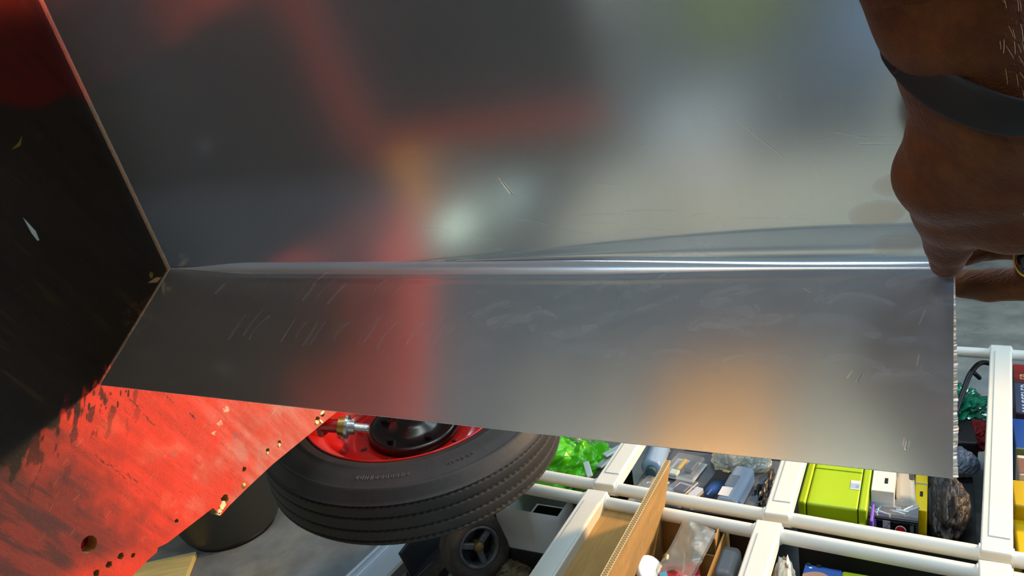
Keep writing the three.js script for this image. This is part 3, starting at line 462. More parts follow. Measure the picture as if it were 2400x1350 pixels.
{ // dark wrist band, loose round the wrist
  const band = thing('wrist_band', 'dark rubber band worn loosely round the wrist above the hand', 'wrist band');
  const C = new THREE.Vector3(0.0252, 1.3005, -0.5552), u = new THREE.Vector3(-0.0472, 0.0135, 0.0246), v = new THREE.Vector3(-0.0014, -0.0299, 0.0504);
  u.setLength(0.0572); v.addScaledVector(u, -v.dot(u) / u.lengthSq()).setLength(0.0585); const n = u.clone().cross(v).normalize();
  const P = [], I = [], N = 96, half = 0.0132, th = 0.0034, prof = []; for (let k = 0; k < 12; k++) { const a = k / 12 * 6.28319; prof.push([Math.cos(a) * th * (Math.abs(Math.sin(a)) > 0.8 ? 0.7 : 1), Math.sign(Math.sin(a)) * Math.pow(Math.abs(Math.sin(a)), 0.5) * half]); }
  for (let i = 0; i < N; i++) { const a = i / N * 6.28319, d = u.clone().multiplyScalar(Math.cos(a)).addScaledVector(v, Math.sin(a)), o = d.clone().normalize(); const thick = 1 + 0.9 * Math.exp(-(((a - 0.15) / 0.22) ** 2)); for (const [r, h] of prof) { const q = C.clone().add(d).addScaledVector(o, r * thick).addScaledVector(n, h); P.push(q.x, q.y, q.z); } }
  for (let i = 0; i < N; i++) for (let k = 0; k < 12; k++) { const a = i * 12 + k, b = i * 12 + (k + 1) % 12, c = ((i + 1) % N) * 12 + k, d = ((i + 1) % N) * 12 + (k + 1) % 12; I.push(a, c, b, b, c, d); }
  const g = new THREE.BufferGeometry(); g.setAttribute('position', new THREE.Float32BufferAttribute(P, 3)); g.setIndex(I); g.computeVertexNormals();
  part(band, 'strap', g, plain(0x100d0b, 0.7));
  const cg = rbox(0.007, 0.019, 0.016, 0.0025); const cp = C.clone().addScaledVector(u, 0.975).addScaledVector(v, 0.24);
  const cm = part(band, 'clasp', cg, plain(0x1b1714, 0.4)); cm.position.copy(cp); cm.quaternion.setFromRotationMatrix(new THREE.Matrix4().makeBasis(u.clone().normalize(), n.clone(), u.clone().normalize().cross(n)));
}
{ // ring with a dark stone
  const ring = thing('finger_ring', 'gold ring with an oval dark stone on a curled finger', 'ring', [0.0603, 1.1305, -0.6820]);
  ring.lookAt(camera.position);
  part(ring, 'stone', new THREE.SphereGeometry(0.0105, 32, 16).scale(0.85, 1.25, 0.4), phys({ color: 0x0c0f10, roughness: 0.08, clearcoat: 1, clearcoatRoughness: 0.05 }));
  part(ring, 'bezel', new THREE.TorusGeometry(0.0108, 0.0010, 10, 48).scale(0.87, 1.27, 1), plain(0xd9b75a, 0.25, 1));
  part(ring, 'band', new THREE.TorusGeometry(0.0125, 0.0014, 10, 40).rotateY(Math.PI / 2), plain(0xd9b75a, 0.25, 1), [0, 0, -0.0125]);
}

// ───────────────────────── white plastic racks ─────────────────────────
const RY = 0.350;
function rack(name, label, zf, zb, x0, x1, bars, tray, slope, legs) {
  const o = thing(name, label, 'rack');
  const zAt = (z, x) => z + slope * (x + 0.36);
  for (const z of [zf, zb]) part(o, 'rail', tubeAlong([[x0, RY, zAt(z, x0)], [(x0 + x1) / 2, RY, zAt(z, (x0 + x1) / 2)], [x1, RY, zAt(z, x1)]], 0.0142, 8, 24), M.resin);
  for (const [bx, lean] of bars) {
    const za = zAt(zf, bx), zc = zAt(zb, bx), L = Math.abs(zc - za) + 0.034, xm = bx + lean / 2;
    const b = part(o, 'cross_bar', rbox(0.050, 0.030, L, 0.004), M.resin, [xm, RY + 0.004, (za + zc) / 2], [0, -Math.atan2(lean, L) * Math.sign(1), 0]);
    b.rotation.y = Math.atan2(-lean, L) * 1;
    part(b, 'inset_panel', rbox(0.034, 0.004, L - 0.09, 0.0012), M.resin, [0.004, 0.0152, 0]);
    part(b, 'socket', moved(cyl(0.0175, 0.054, 24), 0, 0, 0, 0, 0, Math.PI / 2), M.resin, [0, -0.004, L / 2 - 0.017]); part(b, 'socket', moved(cyl(0.0175, 0.054, 24), 0, 0, 0, 0, 0, Math.PI / 2), M.resin, [0, -0.004, -L / 2 + 0.017]);
  }
  for (const [x, z] of legs) part(o, 'leg', cyl(0.0135, RY, 20), M.resin, [x, RY / 2, zAt(z, x)]);
  if (tray) for (const [a, b, y] of tray) part(o, 'tray', [rbox(b - a, 0.006, zf - zb - 0.05, 0.002), moved(rbox(b - a, 0.17, 0.006, 0.002), 0, 0.083, (zf - zb) / 2 - 0.03), moved(rbox(b - a, 0.05, 0.006, 0.002), 0, 0.02, -(zf - zb) / 2 + 0.03)], M.black, [(a + b) / 2, y, (zf + zb) / 2]);  // black trays with tall lips added to stand for shade in the bays
  return o;
}
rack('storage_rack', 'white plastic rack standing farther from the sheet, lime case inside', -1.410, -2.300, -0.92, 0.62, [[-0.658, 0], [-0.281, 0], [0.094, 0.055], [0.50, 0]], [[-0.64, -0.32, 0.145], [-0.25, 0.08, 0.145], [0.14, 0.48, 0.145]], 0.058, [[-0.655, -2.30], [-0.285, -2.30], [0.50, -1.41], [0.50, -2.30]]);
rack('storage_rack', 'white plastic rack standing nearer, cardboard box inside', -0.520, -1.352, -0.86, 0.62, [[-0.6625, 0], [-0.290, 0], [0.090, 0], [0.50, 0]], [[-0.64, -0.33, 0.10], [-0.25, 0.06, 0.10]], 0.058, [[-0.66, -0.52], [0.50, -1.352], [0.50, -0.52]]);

// ───────────────────────── things in the racks ─────────────────────────
function crumple(rx, ry, rz, amp, freq, sd, det = 5) {
  const g = new THREE.IcosahedronGeometry(1, det * 5), p = g.attributes.position;
  for (let i = 0; i < p.count; i++) { const x = p.getX(i), y = p.getY(i), z = p.getZ(i); const n = Math.abs(fbm(x * freq + sd, y * freq + z * freq * 0.7, 3) - 0.5) * 2 + 0.6 * Math.abs(fbm(z * freq - sd, x * freq * 1.3 - y * freq, 3) - 0.5) * 2; const k = 1 - amp * 0.8 + amp * 1.6 * n; p.setXYZ(i, x * rx * k, Math.max(y * ry * k, -ry * 0.7), z * rz * k); }
  g.computeVertexNormals(); return g;
}
const box = (name, label, cat, w, h, d, x, y, z, m, ry = 0, r = 0.003) => { const o = thing(name, label, cat, [x, y, z], ry); part(o, 'body', rbox(w, h, d, r), m, [0, h / 2, 0]); return o; };
{ // lime dry case with ribbed ends and latches
  const o = thing('dry_case', 'lime green hard plastic case with a sticker, in the farther rack', 'case', [-0.200, 0.148, -1.665]);
  const w = 0.140, h = 0.132, d = 0.185;
  part(o, 'body', rbox(w - 0.034, h, d, 0.006), M.lime, [0, h / 2, 0]);
  for (const s of [-1, 1]) { part(o, 'seam', rbox(0.004, h - 0.004, d - 0.004, 0.002), M.black, [s * (w / 2 - 0.0185), h / 2, 0]); const e = part(o, 'end_cap', rbox(0.0165, h + 0.004, d + 0.004, 0.005), M.lime, [s * (w / 2 - 0.0085), h / 2, 0]);
    for (const [yy, zz] of [[0.036, d / 2 + 0.003], [0.066, d / 2 - 0.012]]) { part(e, 'latch', rbox(0.0125, 0.022, 0.010, 0.003), M.lime, [0, yy - 0.012, zz]); part(e, 'latch_pin', moved(cyl(0.003, 0.004, 14), 0, 0, 0, Math.PI / 2, 0, 0), M.black, [0.001, yy - 0.014, zz + 0.005]); } }
  part(o, 'sticker', rbox(0.020, 0.0012, 0.036, 0.0005), std({ map: canvasTex(64, 128, (g) => { g.fillStyle = '#eef2f2'; g.fillRect(0, 0, 64, 128); g.fillStyle = '#a9bccc'; g.fillRect(0, 40, 64, 80); g.fillStyle = '#86a0bc'; g.fillRect(36, 70, 20, 34); }), roughness: 0.4 }), [0.040, h + 0.0006, 0.0]);
  part(o, 'ridge', rbox(0.10, 0.003, 0.004, 0.001), M.lime, [0, h + 0.001, -0.055]);
}
{ const o = box('folder', 'narrow purple folder standing against the lime case', 'folder', 0.006, 0.115, 0.075, -0.121, 0.148, -1.600, M.purple); }
{ const o = box('package', 'white carton with a dark hang hole behind the clear screw case', 'package', 0.046, 0.135, 0.110, -0.104, 0.148, -1.705, M.white, 0, 0.002); part(o, 'hang_hole', rbox(0.007, 0.0015, 0.022, 0.0007), M.black, [0.006, 0.1352, 0.012]); }
{ const o = box('package', 'beige crumpled packet between the white carton and the yellow packet', 'package', 0.040, 0.110, 0.120, -0.062, 0.148, -1.735, plain(0xb9b3a0, 0.6), 0.06, 0.012); part(o, 'tape', rbox(0.010, 0.002, 0.03, 0.001), plain(0x4a4640, 0.5), [0.014, 0.110, -0.03]); }
{ const o = box('package', 'yellow packet with a small black figure, beside the dark bag', 'package', 0.026, 0.088, 0.150, -0.030, 0.148, -1.742, M.yellow, 0, 0.003); part(o, 'printed_figure', rbox(0.006, 0.0012, 0.020, 0.0005), M.black, [0.001, 0.0884, 0.012]); part(o, 'grey_band', rbox(0.0265, 0.0888, 0.006, 0.001), plain(0x8d8d8c, 0.5), [0, 0.0445, -0.03]); }
{ // clear lidded case of screws with a round red badge
  const o = thing('screw_case', 'clear lidded case of silver screws with a round red badge', 'case', [-0.083, 0.148, -1.640]);
  part(o, 'body', rbox(0.100, 0.094, 0.060, 0.003), plain(0x161818, 0.35), [0, 0.047, 0]);
  part(o, 'front_label', rbox(0.095, 0.045, 0.0012, 0.0005), std({ map: canvasTex(256, 128, (g) => { g.fillStyle = '#10120f'; g.fillRect(0, 0, 256, 128); g.fillStyle = '#8d938a'; g.fillRect(0, 0, 44, 128); g.fillStyle = '#a9b0a6'; g.fillRect(78, 0, 40, 128); g.fillStyle = '#5a6660'; g.fillRect(222, 10, 18, 100); g.fillStyle = '#40484a'; for (let i = 0; i < 40; i++) g.fillRect(rnd() * 256, rnd() * 128, 8, 5); }), roughness: 0.25 }), [0, 0.066, 0.0307]);
  part(o, 'red_badge', moved(cyl(0.0095, 0.0012, 28), 0, 0, 0, Math.PI / 2, 0, 0), M.red, [0.017, 0.070, 0.0318]); part(o, 'badge_ring', new THREE.TorusGeometry(0.0098, 0.0008, 8, 28), M.white, [0.0165, 0.070, 0.0318]);
  for (let k = 0; k < 9; k++) part(o, 'screw', moved(cyl(0.0036, rr(0.02, 0.034), 8), 0, 0, 0, rr(-0.3, 0.3), rr(0, 3), Math.PI / 2), M.zinc, [-0.038 + k * 0.0095, 0.0965, rr(-0.016, 0.016)]);
  part(o, 'lid', rbox(0.100, 0.010, 0.060, 0.002), M.clear, [0, 0.1015, 0]);
}
{ const o = thing('plastic_bag', 'dark grey crumpled bag at the right of the yellow packet', 'bag', [0.022, 0.190, -1.760]); part(o, 'film', crumple(0.046, 0.062, 0.10, 0.20, 2.0, 4, 6), phys({ color: 0x33302d, roughness: 0.5 })); }
{ const o = thing('plastic_bag', 'slate blue folded bag lying at the rack side behind the sheet corner', 'bag', [0.050, 0.175, -1.985]); part(o, 'film', crumple(0.048, 0.036, 0.040, 0.16, 1.8, 9, 6), phys({ color: 0x5f6c7c, roughness: 0.3 })); }
{ const o = box('tool_case', 'low black case lying below the crossing cable', 'case', 0.13, 0.062, 0.12, 0.022, 0.148, -2.085, M.black, 0.1, 0.006); part(o, 'handle', tubeAlong([[-0.03, 0.062, 0.0], [-0.02, 0.074, 0.0], [0.02, 0.074, 0.0], [0.03, 0.062, 0.0]], 0.004, 16, 8), M.black); }
{ const o = thing('plastic_bag', 'shiny green and teal crinkled bag under the black cable', 'bag', [0.03, 0.205, -2.225]); part(o, 'film', crumple(0.095, 0.060, 0.075, 0.42, 4.2, 14, 6), phys({ color: 0x1f8a66, roughness: 0.12, clearcoat: 1, clearcoatRoughness: 0.05 })); }
{ const o = thing('cable', 'thick black cable with a clip arching over the green bag', 'cable'); part(o, 'cord', tubeAlong([[0.000, 0.190, -2.07], [0.030, 0.215, -2.10], [0.056, 0.262, -2.18], [0.082, 0.300, -2.26], [0.108, 0.312, -2.295], [0.150, 0.300, -2.30]], 0.0068, 60, 12), M.black); part(o, 'clip', moved(rbox(0.010, 0.034, 0.012, 0.003), 0.094, 0.288, -2.262, 0.5, 0.2, 0.5), M.black); }
{ const o = thing('rag', 'dark red rag crumpled beside the rack bar, near the green bag', 'rag', [0.092, 0.176, -2.13]); part(o, 'cloth', crumple(0.045, 0.036, 0.05, 0.3, 3, 21, 4), std({ color: 0x7a1414, roughness: 0.95 })); }
// clear packets in the middle bay
{ const o = thing('bottle', 'translucent pale blue bottle lying along the rack bar', 'bottle', [-0.628, 0.287, -1.690], 0.12); const pr = [[0, -0.075], [0.020, -0.075], [0.027, -0.066], [0.028, 0.03], [0.020, 0.052], [0.011, 0.062], [0.011, 0.074], [0, 0.074]]; part(o, 'body', lathe(pr, 32).rotateX(-Math.PI / 2), phys({ color: 0xa8c2d8, roughness: 0.16, transmission: 0.35, thickness: 0 })); part(o, 'cap', moved(cyl(0.0135, 0.018, 20), 0, 0, 0, Math.PI / 2, 0, 0), plain(0x2c4a52, 0.4), [0, 0, 0.082]); }
function packet(label, w, h, d, x, y, z, ry, tint, inside) {
  const o = thing('blister_pack', label, 'packet', [x, y, z], ry, undefined);
  part(o, 'card', rbox(w, 0.004, d, 0.0015), plain(tint, 0.5), [0, 0.004, 0]); for (const [c, a, b, e, f, q] of inside) part(o, 'content', rbox(a, q, b, 0.004), plain(c, 0.4), [e, 0.006 + q / 2, f]);
  part(o, 'shell', rbox(w - 0.006, h, d - 0.006, 0.006), M.clear, [0, 0.006 + h / 2, 0]); return o;
}
box('storage_tub', 'grey tub under the clear packets in the rack', 'tub', 0.29, 0.106, 0.30, -0.475, 0.148, -1.63, plain(0x5e6266, 0.5), 0, 0.01);
box('storage_tub', 'beige tub under the translucent blue bottle', 'tub', 0.035, 0.106, 0.30, -0.639, 0.148, -1.63, plain(0xb5aea0, 0.5), 0, 0.006);
packet('clear packet showing a yellow piece, in front of the blue bottle', 0.070, 0.022, 0.095, -0.604, 0.256, -1.550, -0.25, 0xb4bcc2, [[0xd8d23c, 0.030, 0.024, 0.008, 0.020, 0.010], [0x6f7f92, 0.020, 0.03, -0.018, -0.015, 0.008]]);
packet('clear packet showing blue and violet parts, right of the yellow piece', 0.060, 0.020, 0.115, -0.538, 0.256, -1.556, -0.30, 0xa7aeb8, [[0x4a7aa8, 0.040, 0.05, 0.002, 0.020, 0.008], [0x3c4a66, 0.03, 0.03, -0.006, -0.026, 0.009], [0xc49a80, 0.012, 0.02, 0.018, -0.02, 0.009]]);
packet('clear packet with yellow and slate pieces farther back beside the bottle', 0.080, 0.022, 0.090, -0.552, 0.256, -1.672, -0.15, 0xb8c0c4, [[0xe0b63a, 0.010, 0.05, -0.012, -0.008, 0.012], [0x44586c, 0.022, 0.045, 0.012, -0.01, 0.012], [0xe8ecd8, 0.024, 0.024, -0.016, 0.030, 0.010]]);
{ const o = box('carton', 'slim white carton standing between the packets and the dark box', 'carton', 0.018, 0.128, 0.060, -0.489, 0.254, -1.520, plain(0xc6ccd4, 0.5), -0.3, 0.002); o.scale.y = 0.36; }
{ const o = box('carton', 'black carton with a glossy blue face on top, beside the clear packets', 'carton', 0.048, 0.034, 0.130, -0.452, 0.254, -1.585, M.black, -0.18, 0.003); part(o, 'blue_face', rbox(0.030, 0.0012, 0.080, 0.0006), std({ map: canvasTex(64, 128, (g) => { const q = g.createRadialGradient(32, 60, 4, 32, 60, 60); q.addColorStop(0, '#3c64ac'); q.addColorStop(1, '#101c30'); g.fillStyle = q; g.fillRect(0, 0, 64, 128); g.fillStyle = '#5f86b8'; g.fillRect(24, 70, 8, 40); }), roughness: 0.3 }), [0, 0.0346, 0.018]); part(o, 'foil_tab', rbox(0.016, 0.003, 0.010, 0.001), plain(0xb8a860, 0.4, 0.6), [-0.002, 0.034, -0.062]); }
{ const o = thing('blister_pack', 'silver blue clear pack with a white label and a blue dot', 'packet', [-0.408, 0.254, -1.590], -0.08); part(o, 'shell', rbox(0.048, 0.046, 0.150, 0.012, 4), phys({ color: 0xb4c2d2, roughness: 0.2, transmission: 0.3, thickness: 0 }), [0, 0.023, 0]); part(o, 'white_label', rbox(0.024, 0.0012, 0.036, 0.0005), M.white, [-0.010, 0.0468, 0.046]); part(o, 'blue_dot', new THREE.SphereGeometry(0.006, 18, 12).scale(0.5, 1.4, 1), M.blue, [0.024, 0.026, 0.058]); part(o, 'grey_insert', rbox(0.026, 0.006, 0.05, 0.003), plain(0x6e7c8a, 0.4), [-0.008, 0.0445, -0.002]); }
{ const o = thing('plastic_bag', 'clear crumpled bag behind the dark carton in the rack', 'bag', [-0.430, 0.276, -1.745]); part(o, 'film', crumple(0.075, 0.034, 0.075, 0.22, 2.0, 31, 6), M.film); part(o, 'content', rbox(0.06, 0.02, 0.06, 0.006), plain(0x9a9c84, 0.6)); }
{ const o = thing('plastic_bag', 'black crumpled sack beside the rack bar, right of the silver pack', 'bag', [-0.350, 0.205, -1.62]); part(o, 'film', crumple(0.036, 0.06, 0.14, 0.3, 3.0, 44, 5), phys({ color: 0x1b1c1a, roughness: 0.4 })); }
// bright green bag and white scraps in the left bay
{ const o = thing('plastic_bag', 'bright green crinkled bag behind the tyre', 'bag', [-0.865, 0.248, -1.660]); part(o, 'film', crumple(0.145, 0.080, 0.11, 0.30, 1.9, 61, 8), phys({ color: 0x5cd40c, roughness: 0.3, clearcoat: 0.3, clearcoatRoughness: 0.2, transmission: 0.2, thickness: 0 })); part(o, 'clear_window', crumple(0.040, 0.03, 0.035, 0.4, 3.2, 71, 4), M.film, [0.035, 0.058, -0.035]);  }
box('storage_tub', 'dark tub behind the white tub, under the green bag', 'tub', 0.055, 0.17, 0.26, -0.800, 0.002, -1.66, M.black, 0, 0.01);
for (const [l, x, y, z, ry, w, d] of [['small oblong white scraper lying on the green bag', -0.772, 0.292, -1.575, 0.55, 0.016, 0.058], ['white curled plastic offcut by the rack bar', -0.735, 0.300, -1.660, -0.7, 0.026, 0.055], ['grey white plastic offcut under the curled offcut', -0.748, 0.285, -1.628, -0.4, 0.024, 0.050]]) { const o = thing('plastic_offcut', l, 'offcut', [x, y, z], ry); part(o, 'sheet', rbox(w, 0.006, d, 0.003, 3), plain(l.startsWith('grey') ? 0xb4bcb4 : 0xe2e6de, 0.4), [0, 0, 0], [0.15, 0, 0.2]); }
box('storage_tub', 'olive tub below the white plastic offcuts', 'tub', 0.065, 0.272, 0.16, -0.735, 0.002, -1.62, plain(0x24301a, 0.7), 0, 0.01);
// right bay
{ const o = thing('carton', 'red and white printed carton lettered down its side, at the frame edge', 'carton', [0.262, 0.150, -2.215], -0.04);
  part(o, 'body', rbox(0.17, 0.130, 0.29, 0.003), plain(0x3a2a3c, 0.5), [0, 0.065, 0]);
  part(o, 'printed_face', rbox(0.168, 0.0015, 0.288, 0.0005), std({ roughness: 0.4, map: canvasTex(512, 860, (g) => {
    g.fillStyle = '#4a3346'; g.fillRect(0, 0, 512, 860); g.fillStyle = '#9c1c14'; g.fillRect(0, 0, 512, 330); g.fillStyle = '#8a9cc0'; g.fillRect(120, 420, 392, 440); g.fillStyle = '#46506c'; g.fillRect(0, 360, 90, 500);
    g.save(); g.translate(86, 850); g.rotate(-Math.PI / 2); g.fillStyle = '#e4e6ea'; g.font = 'bold 92px sans-serif'; g.fillText('MACCELED', 0, 20, 520); g.fillStyle = '#e2c48a'; g.fillText('ER', 560, 20, 230); g.restore();
  }) }), [0, 0.1308, 0]); }
{ const o = box('carton', 'deep blue carton in front of the lettered red carton', 'carton', 0.16, 0.130, 0.15, 0.240, 0.150, -1.970, M.blue, 0, 0.003); part(o, 'strap', rbox(0.161, 0.131, 0.006, 0.001), plain(0x6a7a50, 0.6), [0, 0.066, 0.073]); }
{ const o = box('carton', 'red topped white carton between the blue carton and yellow bin', 'carton', 0.16, 0.125, 0.085, 0.240, 0.150, -1.836, plain(0xe6e2d4, 0.5), 0, 0.003); part(o, 'red_strip', rbox(0.14, 0.004, 0.012, 0.001), M.red, [0.012, 0.1262, -0.036]); part(o, 'brown_photo', rbox(0.026, 0.002, 0.064, 0.0008), plain(0x8a6250, 0.5), [-0.066, 0.1258, 0.006]); }
{ const o = thing('parts_bin', 'yellow open fronted parts bin at the right frame edge', 'bin', [0.235, 0.150, -1.640]); part(o, 'tray', rbox(0.19, 0.10, 0.16, 0.006), M.yellow, [0, 0.05, 0.05]); part(o, 'back', rbox(0.19, 0.135, 0.10, 0.006), plain(0xc8a900, 0.45), [0, 0.0675, -0.065]); part(o, 'lip', rbox(0.195, 0.008, 0.014, 0.003), M.yellow, [0, 0.102, 0.128]); part(o, 'slot', rbox(0.004, 0.03, 0.03, 0.001), M.black, [-0.0955, 0.08, 0.0]); }
// nearer rack: cardboard
{ // closed box lying at the left, its top in the shade of the raised flap
  const o = thing('cardboard_box', 'closed flat topped cardboard box under the raised flap', 'box', [-0.579, 0.105, -1.130]);
  part(o, 'body', rbox(0.120, 0.238, 0.51, 0.002), kraft, [0, 0.119, 0]); part(o, 'lid_seam', rbox(0.002, 0.001, 0.50, 0.0004), M.limeDark, [0.02, 0.2382, 0]);
}
{ // open box: four walls, floor and the raised flap
  const o = thing('cardboard_box', 'open cardboard box with one tall flap standing up', 'box', [-0.455, 0.105, -1.16]);
  const wall = (name, w, h, d, p, r) => part(o, name, rbox(w, h, d, 0.0008, 1), kraft, p, r);
  wall('side_wall', 0.004, 0.225, 0.42, [-0.062, 0.1125, 0]); wall('side_wall', 0.004, 0.235, 0.42, [0.080, 0.1175, 0]); wall('end_wall', 0.142, 0.225, 0.004, [0.009, 0.1125, -0.21]); wall('end_wall', 0.142, 0.225, 0.004, [0.009, 0.1125, 0.21]); wall('base', 0.142, 0.004, 0.42, [0.009, 0.002, 0]);
  const f = new THREE.Group(); f.name = 'flap'; o.add(f); f.position.set(-0.061, 0.225, 0.0); f.rotation.z = -0.20;
  part(f, 'face', rbox(0.0105, 0.150, 0.415, 0.0008, 1), kraft, [0, 0.075, 0]);
  const ed = new THREE.BoxGeometry(0.0108, 0.0012, 0.416), uv = ed.attributes.uv; for (let i = 0; i < uv.count; i++) { const a = uv.getX(i), b = uv.getY(i); uv.setXY(i, b * 4, a); }
  part(f, 'fluted_edge', ed, flute, [0, 0.1506, 0]);
}
{ const o = thing('cardboard_box', 'small brown cardboard box inside the open box corner', 'box', [-0.412, 0.200, -1.322], 0.05); const wl = (w, h, d, p) => part(o, 'wall', rbox(w, h, d, 0.0008, 1), kraft, p); wl(0.058, 0.155, 0.003, [0, 0.0775, -0.024]); wl(0.003, 0.155, 0.05, [0.028, 0.0775, 0]); wl(0.058, 0.115, 0.003, [0, 0.0575, 0.024]); wl(0.003, 0.14, 0.05, [-0.028, 0.07, 0]); }
{ const o = thing('plastic_bag', 'clear zip bag slumped over the small brown box', 'bag', [-0.436, 0.318, -1.255], -0.25);
  const g = new THREE.PlaneGeometry(0.075, 0.16, 28, 56), p = g.attributes.position; for (let i = 0; i < p.count; i++) { const x = p.getX(i), y = p.getY(i); p.setZ(i, 0.012 * Math.sin(x * 60 + y * 22) * fbm(x * 40 + 3, y * 40, 2) + 0.018 * fbm(x * 18, y * 18 + 7, 3) - 0.25 * (x * x) * 6); } g.computeVertexNormals();
  const g2 = g.clone().translate(0, 0, 0.010); part(o, 'film', [g.rotateX(-1.15), g2.rotateX(-1.15)], M.film); part(o, 'zip_strip', tubeAlong([[-0.037, -0.012, -0.055], [-0.01, 0.004, -0.02], [0.014, 0.0, 0.030], [0.022, -0.008, 0.062]], 0.0022, 30, 8), phys({ color: 0xe8eee2, roughness: 0.15, transmission: 0.5, thickness: 0 })); }
{ const o = thing('lid', 'round white plastic lid with a dark clip inside the open box', 'lid', [-0.490, 0.318, -1.215]); o.rotation.set(0.25, 0.1, -0.75); part(o, 'disc', lathe([[0, 0.004], [0.028, 0.005], [0.033, 0.002], [0.034, -0.006], [0.032, -0.006], [0.030, 0.0]], 48), plain(0xe6f0f2, 0.3)); part(o, 'clip', rbox(0.012, 0.012, 0.018, 0.004), M.tin, [0.020, 0.010, -0.040]); }
{ const o = thing('snack_packet', 'red packet with blue and white lettering inside the open box', 'packet', [-0.440, 0.300, -1.205]); o.rotation.set(0.15, 0.35, 0.05);
  const g = new THREE.PlaneGeometry(0.10, 0.11, 24, 24), p = g.attributes.position; for (let i = 0; i < p.count; i++) { const x = p.getX(i), y = p.getY(i); p.setZ(i, 0.016 * Math.cos(x * 28) * Math.cos(y * 24) + 0.006 * fbm(x * 60, y * 60, 3)); } g.computeVertexNormals();
  const bk = g.clone().translate(0, 0, -0.012);
  part(o, 'wrapper', g.rotateX(-Math.PI / 2), std({ roughness: 0.28, map: canvasTex(512, 512, (q) => { q.fillStyle = '#c81c34'; q.fillRect(0, 0, 512, 512); q.fillStyle = '#58c4e0'; q.beginPath(); q.moveTo(120, 120); q.lineTo(190, 110); q.lineTo(250, 512); q.lineTo(110, 512); q.fill(); q.fillStyle = '#7a1a1e'; q.beginPath(); q.ellipse(250, 120, 46, 70, -0.5, 0, 7); q.fill(); q.save(); q.translate(470, 200); q.rotate(2.75); q.font = 'bold 120px sans-serif'; q.lineWidth = 18; q.strokeStyle = '#f0d8d8'; q.strokeText('ng', 0, 0); q.fillStyle = '#5a5a9c'; q.fillText('ng', 0, 0); q.restore(); }) }));
  part(o, 'wrapper_back', bk.rotateX(-Math.PI / 2), M.red); }
{ const o = thing('plastic_sleeve', 'grey translucent sleeve standing right of the brown box in the rack', 'sleeve', [-0.360, 0.150, -1.290]); part(o, 'film', rbox(0.040, 0.17, 0.09, 0.012, 3), phys({ color: 0x8d9090, roughness: 0.3, transmission: 0.3, thickness: 0 }), [0, 0.085, 0]); }
// nearer rack, right bay
{ const o = thing('paper_bag', 'cream printed paper bag leaning on the rack bar', 'bag', [-0.252, 0.228, -1.285], 0.15); const g = crumple(0.026, 0.115, 0.07, 0.16, 2.4, 81, 5); part(o, 'paper', g, std({ color: 0xe6dfca, roughness: 0.7 })); part(o, 'print', rbox(0.010, 0.0012, 0.006, 0.0004), plain(0x5a4038, 0.6), [0.004, 0.118, 0.0], [0.3, 0, -0.3]); part(o, 'print', rbox(0.006, 0.0012, 0.010, 0.0004), plain(0x5a4038, 0.6), [0.006, 0.114, 0.014], [0.3, 0, -0.4]); }
{ const o = box('carton', 'blue carton with a skin coloured picture, beside the cream bag', 'carton', 0.066, 0.215, 0.10, -0.186, 0.105, -1.262, M.blue, -0.03, 0.003);
  part(o, 'printed_top', rbox(0.064, 0.0012, 0.098, 0.0004), std({ roughness: 0.45, map: canvasTex(256, 384, (g) => { g.fillStyle = '#0c4c9c'; g.fillRect(0, 0, 256, 384); g.fillStyle = '#c08a66'; g.beginPath(); g.moveTo(0, 110); g.quadraticCurveTo(90, 40, 150, 70); g.lineTo(230, 120); g.lineTo(120, 118); g.quadraticCurveTo(50, 120, 0, 150); g.fill(); g.fillStyle = '#dfe6ee'; g.fillRect(30, 22, 22, 16); g.fillStyle = '#123a80'; g.fillRect(0, 160, 256, 224); }) }), [0, 0.2156, 0]); part(o, 'black_tab', rbox(0.008, 0.006, 0.006, 0.001), M.black, [-0.026, 0.216, -0.049]); part(o, 'black_tab', rbox(0.008, 0.006, 0.006, 0.001), M.black, [-0.008, 0.216, -0.049]); }
{ const o = box('dry_case', 'second lime green case low behind the blue picture carton', 'case', 0.072, 0.205, 0.12, -0.118, 0.105, -1.266, M.lime, 0, 0.005); part(o, 'end_cap', rbox(0.014, 0.208, 0.124, 0.004), M.lime, [0.034, 0.103, 0]); part(o, 'seam', rbox(0.003, 0.2055, 0.1205, 0.001), M.limeDark, [0.0255, 0.1028, 0]); }
{ const o = thing('tin_lid', 'white rimmed tin edge by the blue carton', 'tin', [-0.148, 0.30, -1.18]); part(o, 'rim', lathe([[0.02, 0], [0.03, 0.004], [0.032, 0.012], [0.031, 0.013], [0.028, 0.006], [0.0, 0.004]], 36), M.white); }

// ───────────────────────── on the floor ─────────────────────────
{ // white tub under the racks
  const o = thing('storage_tub', 'white tub on a black base under the nearer rack', 'tub', [-0.925, 0, -1.60]);
  part(o, 'wall', new THREE.CylinderGeometry(0.7071, 0.65, 1, 4, 1, true).rotateY(Math.PI / 4).scale(0.185, 0.13, 0.22).translate(0, 0.135, 0), plain(0xd4d6d2, 0.4)); part(o, 'base', rbox(0.165, 0.07, 0.20, 0.006), M.black, [0, 0.035, 0]);
}
{ // dark rubber tub behind the bed
  const o = thing('rubber_bucket', 'dark grey rubber bucket on the floor behind the red trailer bed', 'bucket', [-1.985, 0, -1.435]);
  part(o, 'body', lathe([[0, 0.014], [0.130, 0.014], [0.146, 0.020], [0.158, 0.05], [0.186, 0.20], [0.196, 0.27], [0.204, 0.275], [0.204, 0.29], [0.194, 0.29], [0.180, 0.20], [0.150, 0.04], [0, 0.03]], 72), phys({ color: 0x2b2b24, roughness: 0.38 }));
  part(o, 'foot_ring', lathe([[0.118, 0], [0.132, 0], [0.134, 0.015], [0.118, 0.015]], 64), M.black);
}
